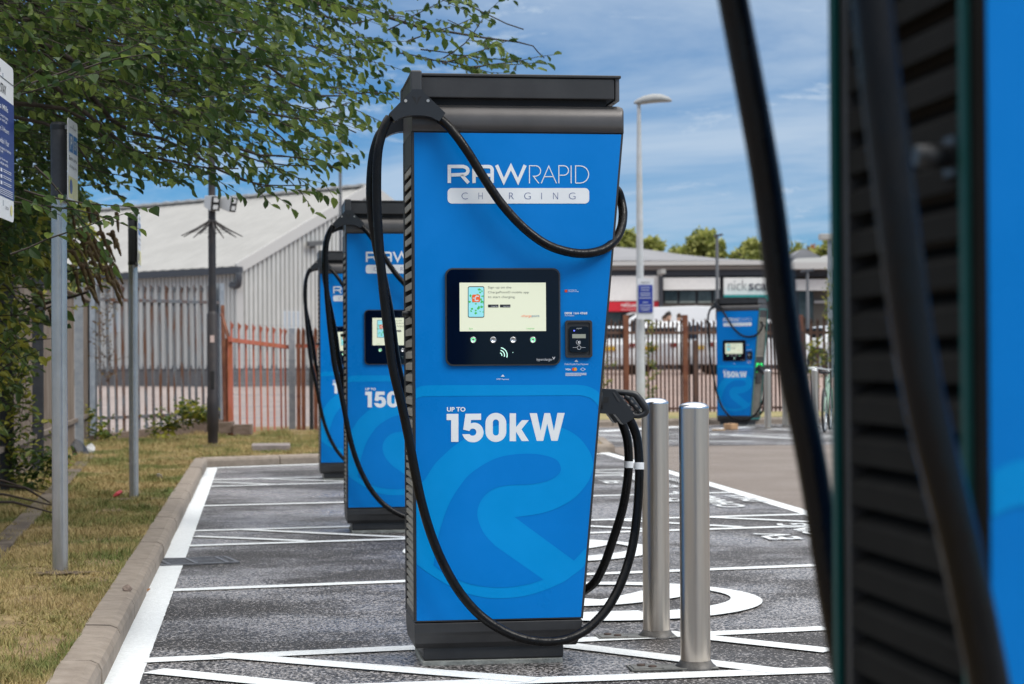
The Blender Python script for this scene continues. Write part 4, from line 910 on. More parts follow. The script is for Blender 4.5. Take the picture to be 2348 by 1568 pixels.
tag(fe, 'brown palisade fence with rust red posts across the far end of the car park', 'fence')

# ================================================================== WAREHOUSE
M_CLAD = mat('pale_cladding', (.54,.54,.52), .6, var=.05, vscale=1.5, stretch=(1,1,.3))
M_ROOF = mat('pale_roof_sheet', (.33,.325,.31), .65, var=.06, vscale=.6)
M_TRIM = mat('white_trim', (.50,.49,.47), .5); M_GUT = mat('slate_gutter', (.05,.055,.065), .5); M_PLIN = mat('dark_plinth', (.13,.125,.125), .7)
wh = empty('warehouse', (0,0,0))
DC = 95.0
def at(u, v, D): return PD(u, v, D)
Cn = at(548, 607, DC); ez = Cn.z
ev = at(262, 626, 101.5); e_dir = Vector((ev.x-Cn.x, ev.y-Cn.y, 0)); e_dir.normalize()
g_dir = Vector((-e_dir.y, e_dir.x, 0)); 
if g_dir.x < 0: g_dir = -g_dir
C2 = Vector((Cn.x, Cn.y, 0))
# apex: walk along the gable until it lines up with u=845
best = min(range(300), key=lambda s: abs(((C2+g_dir*s*.1)-CP).dot(RT)/((C2+g_dir*s*.1)-CP).dot(FW)*FPX+UC-845))
sA = best*.1; AP = C2+g_dir*sA; DA = (AP-CP).dot(FW); az = at(845, 432, DA).z
GW = 2*sA; LEN = 34
def corr(name, p, d, L_, zf, m_, par, pitch=.30, amp=.13, zb=.9):
    n = Vector((d.y, -d.x, 0)); 
    if n.dot(CP-p) < 0: n = -n
    mb = MB(); vs_ = []; k = 0; s = 0; pr = [(0,1),(.50,1),(.60,0),(.90,0)]
    while s < L_:
        for a, h in pr:
            q_ = s+a*pitch
            if q_ > L_: break
            c = p + d*q_ + n*(h*amp); vs_ += [(c.x, c.y, zb), (c.x, c.y, zf(q_))]; k += 1
        s += pitch
    mb.add(vs_, [(2*i, 2*i+2, 2*i+3, 2*i+1) for i in range(k-1)]); return mb.build(name, m_, par, recalc=False)
corr('side_wall', C2, e_dir, LEN, lambda s: ez, M_CLAD, wh)
corr('gable_wall', C2, g_dir, GW, lambda s: ez+(az-ez)*(1-abs(s-sA)/sA), M_CLAD, wh)
nS = Vector((e_dir.y, -e_dir.x, 0)); nS = nS if nS.dot(CP-C2) > 0 else -nS
nG = Vector((g_dir.y, -g_dir.x, 0)); nG = nG if nG.dot(CP-C2) > 0 else -nG
m = MB(); m.bar(C2+Vector((0,0,.45)), C2+e_dir*LEN+Vector((0,0,.45)), .1, .95); m.bar(C2+Vector((0,0,.45)), C2+g_dir*GW+Vector((0,0,.45)), .1, .95); m.build('plinth', M_PLIN, wh)
m = MB(); m.bar(C2+nS*.05+Vector((0,0,.98)), C2+e_dir*LEN+nS*.05+Vector((0,0,.98)), .12, .14); m.bar(C2+nG*.05+Vector((0,0,.98)), C2+g_dir*GW+nG*.05+Vector((0,0,.98)), .12, .14); m.build('sill_flashing', M_GUT, wh)
m = MB(); r0 = C2 + nS*.35 + nG*.25 + Vector((0,0,ez-.10)); rA = AP + nG*.25 + Vector((0,0,az+.12)); r1 = r0+e_dir*(LEN+.3); rB = rA+e_dir*(LEN+.3)
rs = [r0, r1, rB, rA]; NR = 90; vs_ = []
for i in range(NR+1):
    t_ = i/NR; a = r0.lerp(r1, t_); b = rA.lerp(rB, t_); h = .03*(i % 2); vs_ += [a+Vector((0,0,h)), b+Vector((0,0,h))]
m.add(vs_, [(2*i, 2*i+2, 2*i+3, 2*i+1) for i in range(NR)])
m2 = MB(); m2.box((C2.x-.12,C2.y-.2,.9),(C2.x+.22,C2.y+.12,ez-.1)); m2.build('corner_flashing', M_TRIM, wh)
r2 = C2+g_dir*GW - nS*.35 + nG*.25 + Vector((0,0,ez-.1)); m.add([rA, rB, r2+e_dir*LEN, r2], [(0,1,2,3)]); m.build('roof', M_ROOF, wh, recalc=False)
m = MB(); m.bar(r0-Vector((0,0,.12)), rA-Vector((0,0,.12)), .10, .55); m.bar(rA-Vector((0,0,.12)), r2-Vector((0,0,.12)), .10, .55); m.build('barge_board', M_TRIM, wh)
m = MB(); m.bar(rA+Vector((0,0,.05)), rB+Vector((0,0,.05)), .7, .12)
for i in range(34): p = rA.lerp(rB, (i+.5)/34); m.bar(p+Vector((0,0,.1))-e_dir*.2, p+Vector((0,0,.1))+e_dir*.2, .75, .07)
m.build('ridge_capping', M_TRIM, wh)
m = MB(); m.bar(r0+nS*.1-Vector((0,0,.20))-e_dir*.4, r1+nS*.1-Vector((0,0,.20)), .26, .34); gt_ = m.build('gutter', M_GUT, wh)
m = MB(); a = r0+nS*.15-e_dir*.3-Vector((0,0,.35)); m.tube(catmull([a, a-Vector((0,0,.35)), a-Vector((0,0,.6))-nS*.1-e_dir*(-.2), a-Vector((0,0,.55))-nS*.3+e_dir*.9], 4), .16, 8); m.build('gutter_outlet', M_GUT, gt_)
for (u0, u1, v0, v1), dd, nn in (((238,280,716,762), e_dir, nS), ((648,686,713,753), g_dir, nG)):
    # notices on the walls
    best = min(range(400), key=lambda s: abs(((C2+dd*s*.08)-CP).dot(RT)/((C2+dd*s*.08)-CP).dot(FW)*FPX+UC-(u0+u1)/2)); pc = C2+dd*best*.08+nn*.08
    Dp = (pc-CP).dot(FW); w_ = (u1-u0)/FPX*Dp/max(.35, abs(dd.dot(RT))); zt_ = at((u0+u1)/2, v0, Dp).z; zb_ = at((u0+u1)/2, v1, Dp).z
    m = MB(); P = [pc+dd*a+Vector((0,0,z)) for a, z in ((-w_/2,zb_),(w_/2,zb_),(w_/2,zt_),(-w_/2,zt_))]; m.add(P+[p+nn*.03 for p in P], [(0,1,2,3),(4,5,6,7),(0,1,5,4),(1,2,6,5),(2,3,7,6),(3,0,4,7)]); nb = m.build('wall_notice', mat('notice_pale_blue', (.40,.46,.52), .5), wh)
    m = MB()
    for i in range(6): z = zt_-(zt_-zb_)*(.14+.14*i); m.add([pc+nn*.034+dd*a+Vector((0,0,z+b)) for a, b in ((-w_*.4,-.02),(w_*.4,-.02),(w_*.4,.02),(-w_*.4,.02))], [(0,1,2,3)])
    m.build('notice_text', mat('notice_text', (.20,.28,.38), .5), nb, recalc=False)
best = min(range(300), key=lambda s: abs(((C2+g_dir*s*.1)-CP).dot(RT)/((C2+g_dir*s*.1)-CP).dot(FW)*FPX+UC-710)); pc = C2+g_dir*best*.1; Dp = (pc-CP).dot(FW); pc.z = at(710, 563, Dp).z
m = MB(); m.bar(pc, pc+nG*.5, .08, .3); m.bar(pc+nG*.4-g_dir*.45+Vector((0,0,.05)), pc+nG*.5+g_dir*.5+Vector((0,0,.15)), .12, .25); m.build('wall_lamp', mat('lamp_grey', (.10,.10,.10), .5), wh)
tag(wh, 'pale grey corrugated warehouse with low pitched roof behind the palisade fence', 'warehouse')
# wire mesh fence between gate and warehouse
m = MB(); a = on(528, 985, 33); b = on(860, 985, 33.5)
for i in range(80): p = a.lerp(b, i/79); m.bar(p, p+Vector((0,0,1.75)), .006, .006)
for i in range(10): m.bar(a+Vector((0,0,.2*i)), b+Vector((0,0,.2*i)), .006, .006)
tag(m.build('mesh_fence', M_GALV), 'thin grey wire mesh fence seen through the red gate', 'fence')

# ================================================================== RETAIL PARK
DR = 88.0
rt_ = empty('shop_building', (0,0,0)); UR = Vector((rt0.x, rt0.y, 0)); BK = Vector((fw0.x, fw0.y, 0))
M_SHW = mat('shop_white_panel', (.78,.77,.74), .55, var=.03); M_SHD = mat('shop_dark_fascia', (.035,.037,.045), .5)
M_SOF = mat('soffit_beige', (.28,.25,.22), .7); M_SHR = mat('shop_grey_roof', (.22,.22,.23), .7, var=.08, vscale=.3); M_GL = mat('shop_glass', (.035,.045,.045), .12, var=.6, vscale=.8)
M_RED = mat('shop_red', (.60,.015,.03), .45); M_BRW = mat('shop_brown_panel', (.10,.09,.075), .7)
def rect_on(name, u0, v0, u1, v1, D, th, m_, par, proud=0):
    D = D-proud; a = PD(u0, v1, D); b = PD(u1, v0, D); W = (b-a).dot(UR); z0, z1 = a.z, b.z
    P = [a.copy(), a+UR*W]; mb = MB(); vs_ = [Vector((p.x, p.y, z))+BK*k for z in (z0, z1) for p in P for k in (0, th)]
    mb.add(vs_, [(0,2,3,1),(4,5,7,6),(0,4,6,2),(1,3,7,5),(0,1,5,4),(2,6,7,3)]); return mb.build(name, m_, par)
rect_on('wall', 1300, 626, 1790, 850, DR, 18, M_SHD, rt_)
rect_on('fascia', 1296, 617, 1792, 634, DR, .6, M_SHD, rt_, .3)
rect_on('soffit', 1290, 609, 1796, 619.5, DR, 1, M_SOF, rt_, .5)
rect_on('gutter_band', 1286, 597, 1800, 609.5, DR, .8, M_TRIM, rt_, .75)
# curved roof
m = MB(); pr = [(1286,553),(1340,560),(1403,566),(1478,571),(1560,583),(1640,592),(1720,596),(1800,598)]
vf = [PD(u, 597.5, DR-.75) for u, v in pr]; vb = [PD(u, v, DR+14)+Vector((0,0,0)) for u, v in pr]
vb2 = [p+BK*8-Vector((0,0,.6)) for p in vb]
m.add(vf+vb+vb2, [(i, i+1, i+9, i+8) for i in range(7)]+[(8+i, 9+i, 17+i, 16+i) for i in range(7)]); m.build('roof', M_SHR, rt_, recalc=False)
rect_on('white_panel', 1300, 632, 1509.5, 690.5, DR, .3, M_SHW, rt_, .4); rp_ = rect_on('sign_panel', 1300, 691, 1509.5, 714.5, DR, .3, M_RED, rt_, .45)
rect_on('white_panel', 1520.5, 636, 1649.5, 664.5, DR, .3, M_SHW, rt_, .4)
for i, (u0, u1) in enumerate(((1524,1552),(1558,1594),(1600,1630),(1636,1650))):
    rect_on('window', u0, 667, u1, 690, DR, .1, M_GL, rt_, .12); rect_on('transom', u0, 690.5, u1, 694, DR, .1, mat('pale_transom', (.25,.29,.26), .5), rt_, .14)
rect_on('stall_riser', 1520, 695, 1652, 740, DR, .1, M_BRW, rt_, .1)
for u0, u1 in ((1300,1380),(1384,1424),(1428,1508)): rect_on('window', u0, 716, u1, 790, DR, .1, M_GL, rt_, .1)
rect_on('column', 1511, 628, 1519.5, 790, DR, .3, M_SHD, rt_, .7)
m = MB(); c_ = PD(1452, 740, DR-.4); Rr_ = 25/FPX*DR
m.add([c_+UR*(Rr_*k*math.cos(q))+Vector((0,0,Rr_*k*math.sin(q))) for k in (1, .8) for q in [math.pi*i/16 for i in range(17)]], [(i, i+1, i+18, i+17) for i in range(16)]); m.build('arched_logo', M_SHW, rt_, recalc=False)
M_TD = mat('sign_grey_text', (.09,.09,.11), .5)
fnR = lambda D: (lambda a, b: PD(a, b, D))
m = MB(); add_text(m, 'ref.Luxury', fnR(DR-.5), 1424, 706, 1476, 694, offset=.02); add_text(m, 'OUTLET STORE', fnR(DR-.5), 1424, 711, 1476, 708); m.build('sign_lettering', M_SHW, rt_, recalc=False)
rect_on('sign_panel', 1659.5, 636, 1776, 675.5, DR, .3, M_SHW, rt_, .5); rect_on('sign_edge', 1660, 675.5, 1776, 681, DR, .4, mat('shop_teal', (.02,.30,.29), .5), rt_, 1.0)
rect_on('sign_edge', 1756, 678, 1768, 689, DR, .4, mat('shop_teal', (.02,.30,.29), .5), rt_, 1.2)
m = MB(); add_text(m, 'nick', fnR(DR-.56), 1669, 666, 1712, 642, offset=-.012); add_text(m, 'scali', fnR(DR-.56), 1716, 666, 1772, 643, offset=.018); m.build('sign_lettering', M_TD, rt_, recalc=False)
m = MB(); p = PD(1513, 632, DR-1); m.bar(p, PD(1513,625,DR-1), .12, .12); m.bar(PD(1511,625,DR-1), PD(1521,622,DR-2), .2, .2); m.build('security_light', mat('lamp_pale', (.35,.35,.33), .5), rt_)
tag(rt_, 'long single storey shop unit with curved grey roof and white sign boards', 'shop')
rb = empty('shop_building', (0,0,0)); DQ = 92.0
rect_on('wall', 1800, 626, 2100, 850, DQ, 16, M_BRW, rb); rect_on('fascia', 1800, 618, 2100, 634, DQ, 1, M_SHD, rb, .5); rect_on('gutter_band', 1805, 600, 2100, 617, DQ, 2, M_TRIM, rb, 1.5)
rect_on('sign_panel', 1822, 640, 1908, 666, DQ, .3, M_SHW, rb, .8); rect_on('window', 1830, 668, 1864, 740, DQ, .1, M_GL, rb, .1); rect_on('transom', 1866, 689, 1900, 695, DQ, .1, M_TRIM, rb, .1)
m = MB(); P = [(1790,604),(1838,571),(1850,572),(1898,597),(1930,603)]; vf = [PD(u, v, DQ+2) for u, v in P]; vb = [p+BK*14 for p in vf]; m.add(vf+vb, [(i, i+1, i+6, i+5) for i in range(4)]+[(0,1,2,3,4)]); m.build('roof', M_SHR, rb, recalc=False)
m = MB(); vf = [PD(u, v, DQ+.2) for u, v in ((1812,603),(1830,592),(1885,590),(1894,585),(1910,588),(1930,603))]; vb = [p+BK*1.5 for p in vf]; m.add(vf+vb, [tuple(range(6)), tuple(range(6,12))[::-1]]+[(i, (i+1) % 6, (i+1) % 6+6, i+6) for i in range(6)]); m.build('canopy', M_TRIM, rb)
tag(rb, 'second shop unit with white canopy and pointed grey roof right of the thick cable', 'shop')

# ================================================================== VEHICLES
M_CARW = mat('car_white', (.66,.67,.68), .3, coat=.4); M_CARD = mat('car_dark', (.03,.032,.038), .25, coat=.5); M_CGL = mat('car_glass', (.012,.015,.018), .08)
M_TYRE = mat('tyre', (.015,.015,.015), .85); M_ALLOY = mat('alloy', (.35,.35,.36), .35, metal=.8); M_LR = mat('tail_red', (.16,.01,.01), .2); M_LW = mat('lamp_clear', (.6,.6,.6), .1); M_PLY = mat('plate_yellow', (.65,.40,.02), .4)
def car(x, y, z, rz, prof, L_, W_, glass, wheels, body, name, label, cat, wr=.33, van=False, group=None):
    t = empty(name, (x, y, z), rz)
    f_ = lambda a, b, d: Vector((a, d, b))
    n = 6; hs = W_/2; m = MB()
    # body: rounded in plan by lofting the side profile at several widths
    cx = L_/2; secs = [(-hs, .93, .02), (-hs*.93, .99, 0), (hs*.93, .99, 0), (hs, .93, .02)]
    vs_ = []
    for d, k, dz in secs:
        for a, b in prof: tum = (0 if b < .95 else (b-.95)*.24)*(1 if abs(d) > hs*.95 or True else 0); vs_.append(Vector((cx+(a-cx)*k, d-math.copysign(tum, d), b-dz*(b > .6))))
    k_ = len(prof); m.add(vs_, [(i*k_+j, i*k_+(j+1) % k_, (i+1)*k_+(j+1) % k_, (i+1)*k_+j) for i in range(3) for j in range(k_)], False)
    for i, rev in ((0, False), (3, True)):
        tr = tessellate_polygon([[Vector((p[0], p[1], 0)) for p in prof]]); o = len(m.v); m.v += [tuple(v) for v in vs_[i*k_:(i+1)*k_]]; m.f += [tuple(q+o for q in tt) for tt in tr]; m.sm += [False]*len(tr)
    m.build('body', body, t, .03)
    for s in (-1, 1):
        for gp in glass:
            m = MB(); pts = [Vector((a, s*(hs+.004-max(0, b-.95)*.24), b)) for a, b in gp]; m.add(pts+[p-Vector((0,s*.01,0)) for p in pts], [tuple(range(len(pts)))]); m.build('side_window', M_CGL, t)
        for wx in wheels:
            m = MB(); m.tube([(wx, s*(hs-.17), wr), (wx, s*(hs+.012), wr)], wr*1.14, 24); ar = m.build('wheel_arch', M_DEEP, t)
            m = MB(); m.tube([(wx, s*(hs-.20), wr), (wx, s*(hs+.02), wr)], wr, 28); w_ = m.build('wheel', M_TYRE, t)
            m = MB(); m.tube([(wx, s*(hs+.0), wr), (wx, s*(hs+.03), wr)], wr*.25, 12)
            for q in range(5): a = 2*math.pi*q/5; m.bar((wx, s*(hs+.026), wr), (wx+wr*.66*math.cos(a), s*(hs+.026), wr+wr*.66*math.sin(a)), .05, .012, up=Vector((0,1,0)))
            m.build('rim', M_ALLOY, w_)
        m = MB(); m.box((L_-.12, s*(hs-.38) if s > 0 else -hs+.05, .62), (L_-.03, hs-.05 if s > 0 else -hs+.38, .76)); m.build('headlight', M_LW, t, .02)
        m = MB(); m.box((.0, s*(hs-.20) if s > 0 else -hs+.04, .80), (.10, hs-.04 if s > 0 else -hs+.20, .94)); m.build('tail_light', M_LR, t, .02)
    m = MB(); m.box((-.02, -.26, .72), (.05, .26, .84)); m.build('number_plate', M_PLY, t)
    if not van:
        m = MB(); m.box((prof[0][0]-.0+.30, -hs*.72, 1.08), (prof[0][0]+.42, hs*.72, 1.40)); m.build('rear_window', M_CGL, t, .02)
    return tag(t, label, cat, group)
suv = [(.05,.28),(.0,.55),(.03,.95),(.28,1.05),(.42,1.45),(.75,1.60),(2.3,1.62),(2.75,1.52),(3.35,1.05),(4.15,.95),(4.42,.75),(4.45,.35),(4.3,.25)]
suvg = [[(.55,1.06),(.66,1.44),(1.55,1.50),(1.6,1.06)],[(1.68,1.06),(1.66,1.5),(2.55,1.46),(3.1,1.06)]]
hat = [(.05,.28),(.0,.5),(.04,.92),(.30,1.0),(.50,1.38),(.85,1.47),(2.0,1.48),(2.45,1.38),(3.1,.98),(3.75,.85),(3.98,.68),(4.0,.35),(3.9,.24)]
hatg = [[(.62,1.0),(.72,1.34),(1.4,1.40),(1.45,1.0)],[(1.52,1.0),(1.5,1.4),(2.2,1.36),(2.8,1.0)]]
def cpos(u, v, D): p = PD(u, v, D); return p.x, p.y, p.z
GC = 'cars parked beyond the brown fence'
x, y, z = cpos(1490, 864, 58); car(x, y, .76, R(-7.57)+R(52), suv, 4.45, 1.85, suvg, (.85, 3.5), M_CARW, 'parked_car', 'white estate car behind the brown fence right of the pale lamp post', 'car', .35, group=GC)
x, y, z = cpos(1602, 864, 57); car(x, y, .76, R(-7.57)+R(20), suv, 4.45, 1.85, suvg, (.85, 3.5), M_CARW, 'parked_car', 'white car whose dark wheel shows beside the distant charger', 'car', .36, group=GC)
x, y, z = cpos(1392, 864, 58); car(x, y, .76, R(82), hat, 4.0, 1.75, hatg, (.7, 3.2), M_CARW, 'parked_car', 'white hatchback with yellow number plate just right of the nearest charger', 'car', group=GC)
x, y, z = cpos(1838, 864, 60); car(x, y, .76, R(10), hat, 4.0, 1.75, hatg, (.7, 3.2), M_CARW, 'parked_car', 'white car behind the fence right of the thick blurred cable', 'car', group=GC)
x, y, z = cpos(1755, 864, 61); car(x, y, .76, R(76), hat, 4.0, 1.75, hatg, (.7, 3.2), M_CARD, 'parked_car', 'dark car behind the fence between distant charger and thick cable', 'car', group=GC)
vanp = [(.05,.35),(.0,.8),(.02,2.0),(.25,2.25),(2.5,2.32),(4.1,2.28),(4.75,1.9),(5.25,1.35),(5.75,1.1),(5.9,.8),(5.85,.35)]
x, y, z = cpos(1750, 864, 68); car(x, y, .76, R(180-10), vanp, 5.9, 2.0, [[(4.0,1.35),(4.0,1.95),(4.55,1.9),(5.0,1.4)]], (1.0, 4.7), M_CARW, 'white_van', 'tall white van with rounded roof beyond the brown fence', 'van', .36, van=True)

# ================================================================== PEOPLE (only heads and shoulders clear the fence)
def person(x, y, z0, rz, shirt, trousers, hair, label, H=1.74):
    t = empty('person', (x, y, z0), rz); k = H/1.74
    J = [(0,0,.95),(0,0,1.18),(0,.01,1.42),(0,.0,1.50),(0,-.01,1.58),(0,-.015,1.68),
         (.17,0,1.42),(.21,.02,1.15),(.20,-.08,.92),(.20,-.11,.84),(-.17,0,1.42),(-.21,.02,1.15),(-.19,-.10,.93),(-.19,-.13,.85),
         (.09,0,.90),(.10,-.03,.50),(.10,.02,.09),(.10,-.12,.03),(-.09,0,.90),(-.10,.03,.50),(-.10,.06,.09),(-.10,-.08,.03)]
    E = [(0,1),(1,2),(2,3),(3,4),(4,5),(2,6),(6,7),(7,8),(8,9),(2,10),(10,11),(11,12),(12,13),(0,14),(14,15),(15,16),(16,17),(0,18),(18,19),(19,20),(20,21)]
    RR = [.14,.125,.12,.055,.085,.078,.055,.045,.034,.03,.055,.045,.034,.03,.085,.06,.042,.035,.085,.06,.042,.035]
    me = bpy.data.meshes.new('body'); me.from_pydata([Vector(p)*k for p in J], E, []); o = bpy.data.objects.new('body', me); COL.objects.link(o); o.parent = t
    o.modifiers.new('skin', 'SKIN'); 
    for v, r_ in zip(me.skin_vertices[0].data, RR): v.radius = (r_*k, r_*k)
    me.skin_vertices[0].data[0].use_root = True
    s = o.modifiers.new('sub', 'SUBSURF'); s.levels = s.render_levels = 2
    # clothes by height : a procedural split of shirt, trousers and skin
    mm = bpy.data.materials.new('person_cloth'); mm.use_nodes = True; tt = mm.node_tree; b = tt.nodes['Principled BSDF']; b.inputs['Roughness'].default_value = .8
    co = N(tt, 'ShaderNodeTexCoord'); se = N(tt, 'ShaderNodeSeparateXYZ'); tt.links.new(co.outputs['Object'], se.inputs[0])
    cr = N(tt, 'ShaderNodeValToRGB'); cr.color_ramp.interpolation = 'CONSTANT'; mr = N(tt, 'ShaderNodeMapRange'); mr.inputs[2].default_value = 2.0; tt.links.new(se.outputs[2], mr.inputs[0]); tt.links.new(mr.outputs[0], cr.inputs[0])
    e = cr.color_ramp.elements; e[0].color = (.02,.02,.02,1); e[1].position = .05; e[1].color = (*trousers, 1)
    a = cr.color_ramp.elements.new(.47*k); a.color = (*shirt, 1); a = cr.color_ramp.elements.new(.735*k); a.color = (.42,.25,.17,1)
    tt.links.new(cr.outputs[0], b.inputs['Base Color']); me.materials.append(mm)
    m = MB(); vs_ = []
    for i in range(7):
        th_ = math.pi*.62*i/6; rr_ = .094*math.sin(th_)
        vs_ += [Vector((rr_*math.cos(q), .012+rr_*1.08*math.sin(q), 1.655+.105*math.cos(th_)-(.0 if math.sin(q) > -.2 else -.03)))*k for q in [2*math.pi*j/14 for j in range(14)]]
    m.add(vs_, [(i*14+j, i*14+(j+1) % 14, (i+1)*14+(j+1) % 14, (i+1)*14+j) for i in range(6) for j in range(14)], True); m.build('hair', mat('hair_'+hair, (.02,.013,.01) if hair == 'dark' else (.06,.03,.015), .7), t)
    for s_ in (-1, 1):
        m = MB(); m.tube([(s_*.03*k, -.085*k, 1.66*k), (s_*.03*k, -.095*k, 1.66*k)], .009, 8); m.build('eye', M_DEEP, t)
    m = MB(); m.tube([Vector((0,-.085,1.65))*k, Vector((0,-.112,1.625))*k, Vector((0,-.09,1.615))*k], [.006,.013,.008], 6); m.build('nose', mat('skin', (.42,.25,.17), .6), t)
    return tag(t, label, 'person')
x, y, z = cpos(1532, 716, 60); person(x, y, z-1.78, R(60), (.03,.035,.05), (.02,.02,.03), 'dark', 'person in dark top standing before the white van, seen above the fence', 1.78)
x, y, z = cpos(1557, 721, 60); person(x, y, z-1.70, R(-50), (.08,.05,.06), (.03,.03,.05), 'brown', 'person with brown hair beside the first rust red post, head above the fence', 1.70)
x, y, z = cpos(1523, 724, 60.5); person(x, y, z-1.55, R(20), (.03,.10,.32), (.03,.03,.05), 'brown', 'person in bright blue top stooping left of the person in dark', 1.55)

# ================================================================== LAMP POSTS, RIGHT
DW = 37.5; pw = PZ(1469, 960); base = Vector((PD(1469, 960, DW).x, PD(1469, 960, DW).y, 0)); lw = empty('lamp_post', tuple(base)); zz = lambda v, D=DW: PD(1469, v, D).z
M_CONC = mat('pale_painted_column', (.42,.43,.42), .6, col2=(.50,.52,.54), vscale=3)
m = MB(); m.lathe([(.085,0),(.085,zz(760)),(.078,zz(740)),(.060,zz(420)),(.036,zz(246)),(.036,zz(238))], n=20); m.build('column', M_CONC, lw)
m = MB(); a = zz(240); f_ = lambda u, v: Vector(((u-1469)/FPX*DW*rt0.x, (u-1469)/FPX*DW*rt0.y, zz(v)))
vs_ = []; ks = 14
for (u, hu, vt, vb, wd) in ((1458,0,232,238,.03),(1466,0,226,242,.10),(1480,0,219,242,.15),(1500,0,214.5,240,.17),(1520,0,215,238,.16),(1538,0,222,236,.10),(1545,0,229,233,.03)):
    c_ = f_(u, (vt+vb)/2); h_ = (zz(vt)-zz(vb))/2
    for j in range(ks):
        q = 2*math.pi*j/ks; vs_.append(c_+BK*(wd*math.cos(q))+Vector((0,0,h_*(math.sin(q) if math.sin(q) > 0 else max(-.55, math.sin(q))))))
m.add(vs_, [(i*ks+j, i*ks+(j+1) % ks, (i+1)*ks+(j+1) % ks, (i+1)*ks+j) for i in range(6) for j in range(ks)], True); m.build('lamp_head', mat('lamp_head_grey', (.30,.31,.31), .5), lw)
tag(lw, 'tall pale lamp post with oval grey head against the sky', 'lamp post')
sg = empty('parking_notice', (0,0,0)); Ds = DW-.25
def rs(name, u0, v0, u1, v1, D, th, m_, par): return rect_on(name, u0, v0, u1, v1, D, th, m_, par)
rs('sign_board', 1461.5, 638, 1498, 732, Ds, .012, M_SIGNW, sg); rs('blue_field', 1463.5, 653, 1495.5, 716.5, Ds-.02, .01, mat('notice_blue', (.01,.03,.28), .4), sg)
m = MB()
for i, (v, w) in enumerate(((658,22),(664,20),(671,24),(676,23),(682,28),(692,12),(699,26),(705,24),(710,20))): m.add([PD(u_, v_, Ds-.03) for u_, v_ in ((1479-w/2,v+2),(1479+w/2,v+2),(1479+w/2,v),(1479-w/2,v))], [(0,1,2,3)])
m.build('sign_small_print', mat('notice_print', (.42,.46,.60), .5), sg, recalc=False)
m = MB(); add_text(m, 'MAX STAY', fnR(Ds-.01), 1470, 650, 1490, 645.5); m.build('sign_lettering', M_TXTD, sg, recalc=False)
tag(sg, 'blue and white parking notice fixed to the pale lamp post', 'sign')
def thin_lamp(u, vtop, D, r, label, arm=0):
    b = PD(u, 800, D); t = empty('lamp_post', (b.x, b.y, 0)); H = PD(u, vtop, D).z
    m = MB(); m.lathe([(r*1.4,0),(r*1.4,1.2),(r,1.3),(r*.7,H),(0,H+.01)], n=12); m.build('column', M_GUT, t)
    m = MB(); m.bar(UR*(-.10 if arm >= 0 else -.22)+Vector((0,0,H)), UR*(.20 if arm else .08)+Vector((0,0,H+.05)), .12, .07); m.build('lamp_head', M_GUT, t)
    return tag(t, label, 'lamp post')
thin_lamp(1645, 541, 66, .075, 'thin dark lamp post rising above the distant charger', 1)
thin_lamp(1852, 622, 62, .07, 'short dark lamp post in front of the second shop unit', -1)
thin_lamp(782, 166, 62, .06, 'very thin lamp post behind the warehouse roof left of the middle charger', 0)
b = PD(1905, 800, 55); t = empty('lamp_post', (b.x, b.y, 0)); H = PD(1900, 551, 55).z; m = MB(); m.lathe([(.1,0),(.08,H)], n=12); m.build('column', M_GALV, t)
m = MB(); a = PD(1878, 551, 55); m.bar(Vector((a.x-b.x, a.y-b.y, H+.1)), UR*.5+Vector((0,0,H+.1)), .35, .17); m.build('lamp_head', mat('lamp_pale', (.35,.35,.33), .5), t, .02)
tag(t, 'flat pale lamp head sticking out from behind the foreground charger', 'lamp post')

# ================================================================== SMALL THINGS
# drain
q = [PZ(373,1298,.006), PZ(545,1290.5,.006), PZ(547,1275,.006), PZ(390,1283,.006)]
dr = empty('drain_grate', (q[0].x, q[0].y, 0)); o_ = Vector((q[0].x, q[0].y, 0)); Wd = (q[1]-q[0]).length; Dd = .19
ax = (q[1]-q[0]).normalized(); ay = Vector((-ax.y, ax.x, 0)); MI = mat('cast_iron', (.17,.17,.175), .45, metal=.6, var=.2, vscale=20)
Dd = (q[3]-q[0]).dot(ay)
m = MB(); m.add([ax*a+ay*b+Vector((0,0,.0052)) for a, b in ((0,0),(Wd,0),(Wd,Dd),(0,Dd))], [(0,1,2,3)]); m.build('drain_pit', M_DEEP, dr, recalc=False)
m = MB(); 
for a, b in (((0,0),(Wd,0)),((0,Dd),(Wd,Dd)),((0,0),(0,Dd)),((Wd,0),(Wd,Dd)),((Wd*.46,0),(Wd*.46,Dd)),((Wd*.87,0),(Wd*.87,Dd)),((Wd*.1,0),(Wd*.1,Dd))):
    m.bar(ax*a[0]+ay*a[1]+Vector((0,0,.010)), ax*b[0]+ay*b[1]+Vector((0,0,.010)), .022, .008)
m.build('frame', MI, dr)
m = MB()
for i in range(1, 8): y_ = Dd*i/8; m.bar(ax*.0+ay*y_+Vector((0,0,.0085)), ax*Wd+ay*y_+Vector((0,0,.0085)), Dd*.045, .006)
m.build('bars', MI, dr); tag(dr, 'rectangular iron drain grate set beside the kerb', 'drain')
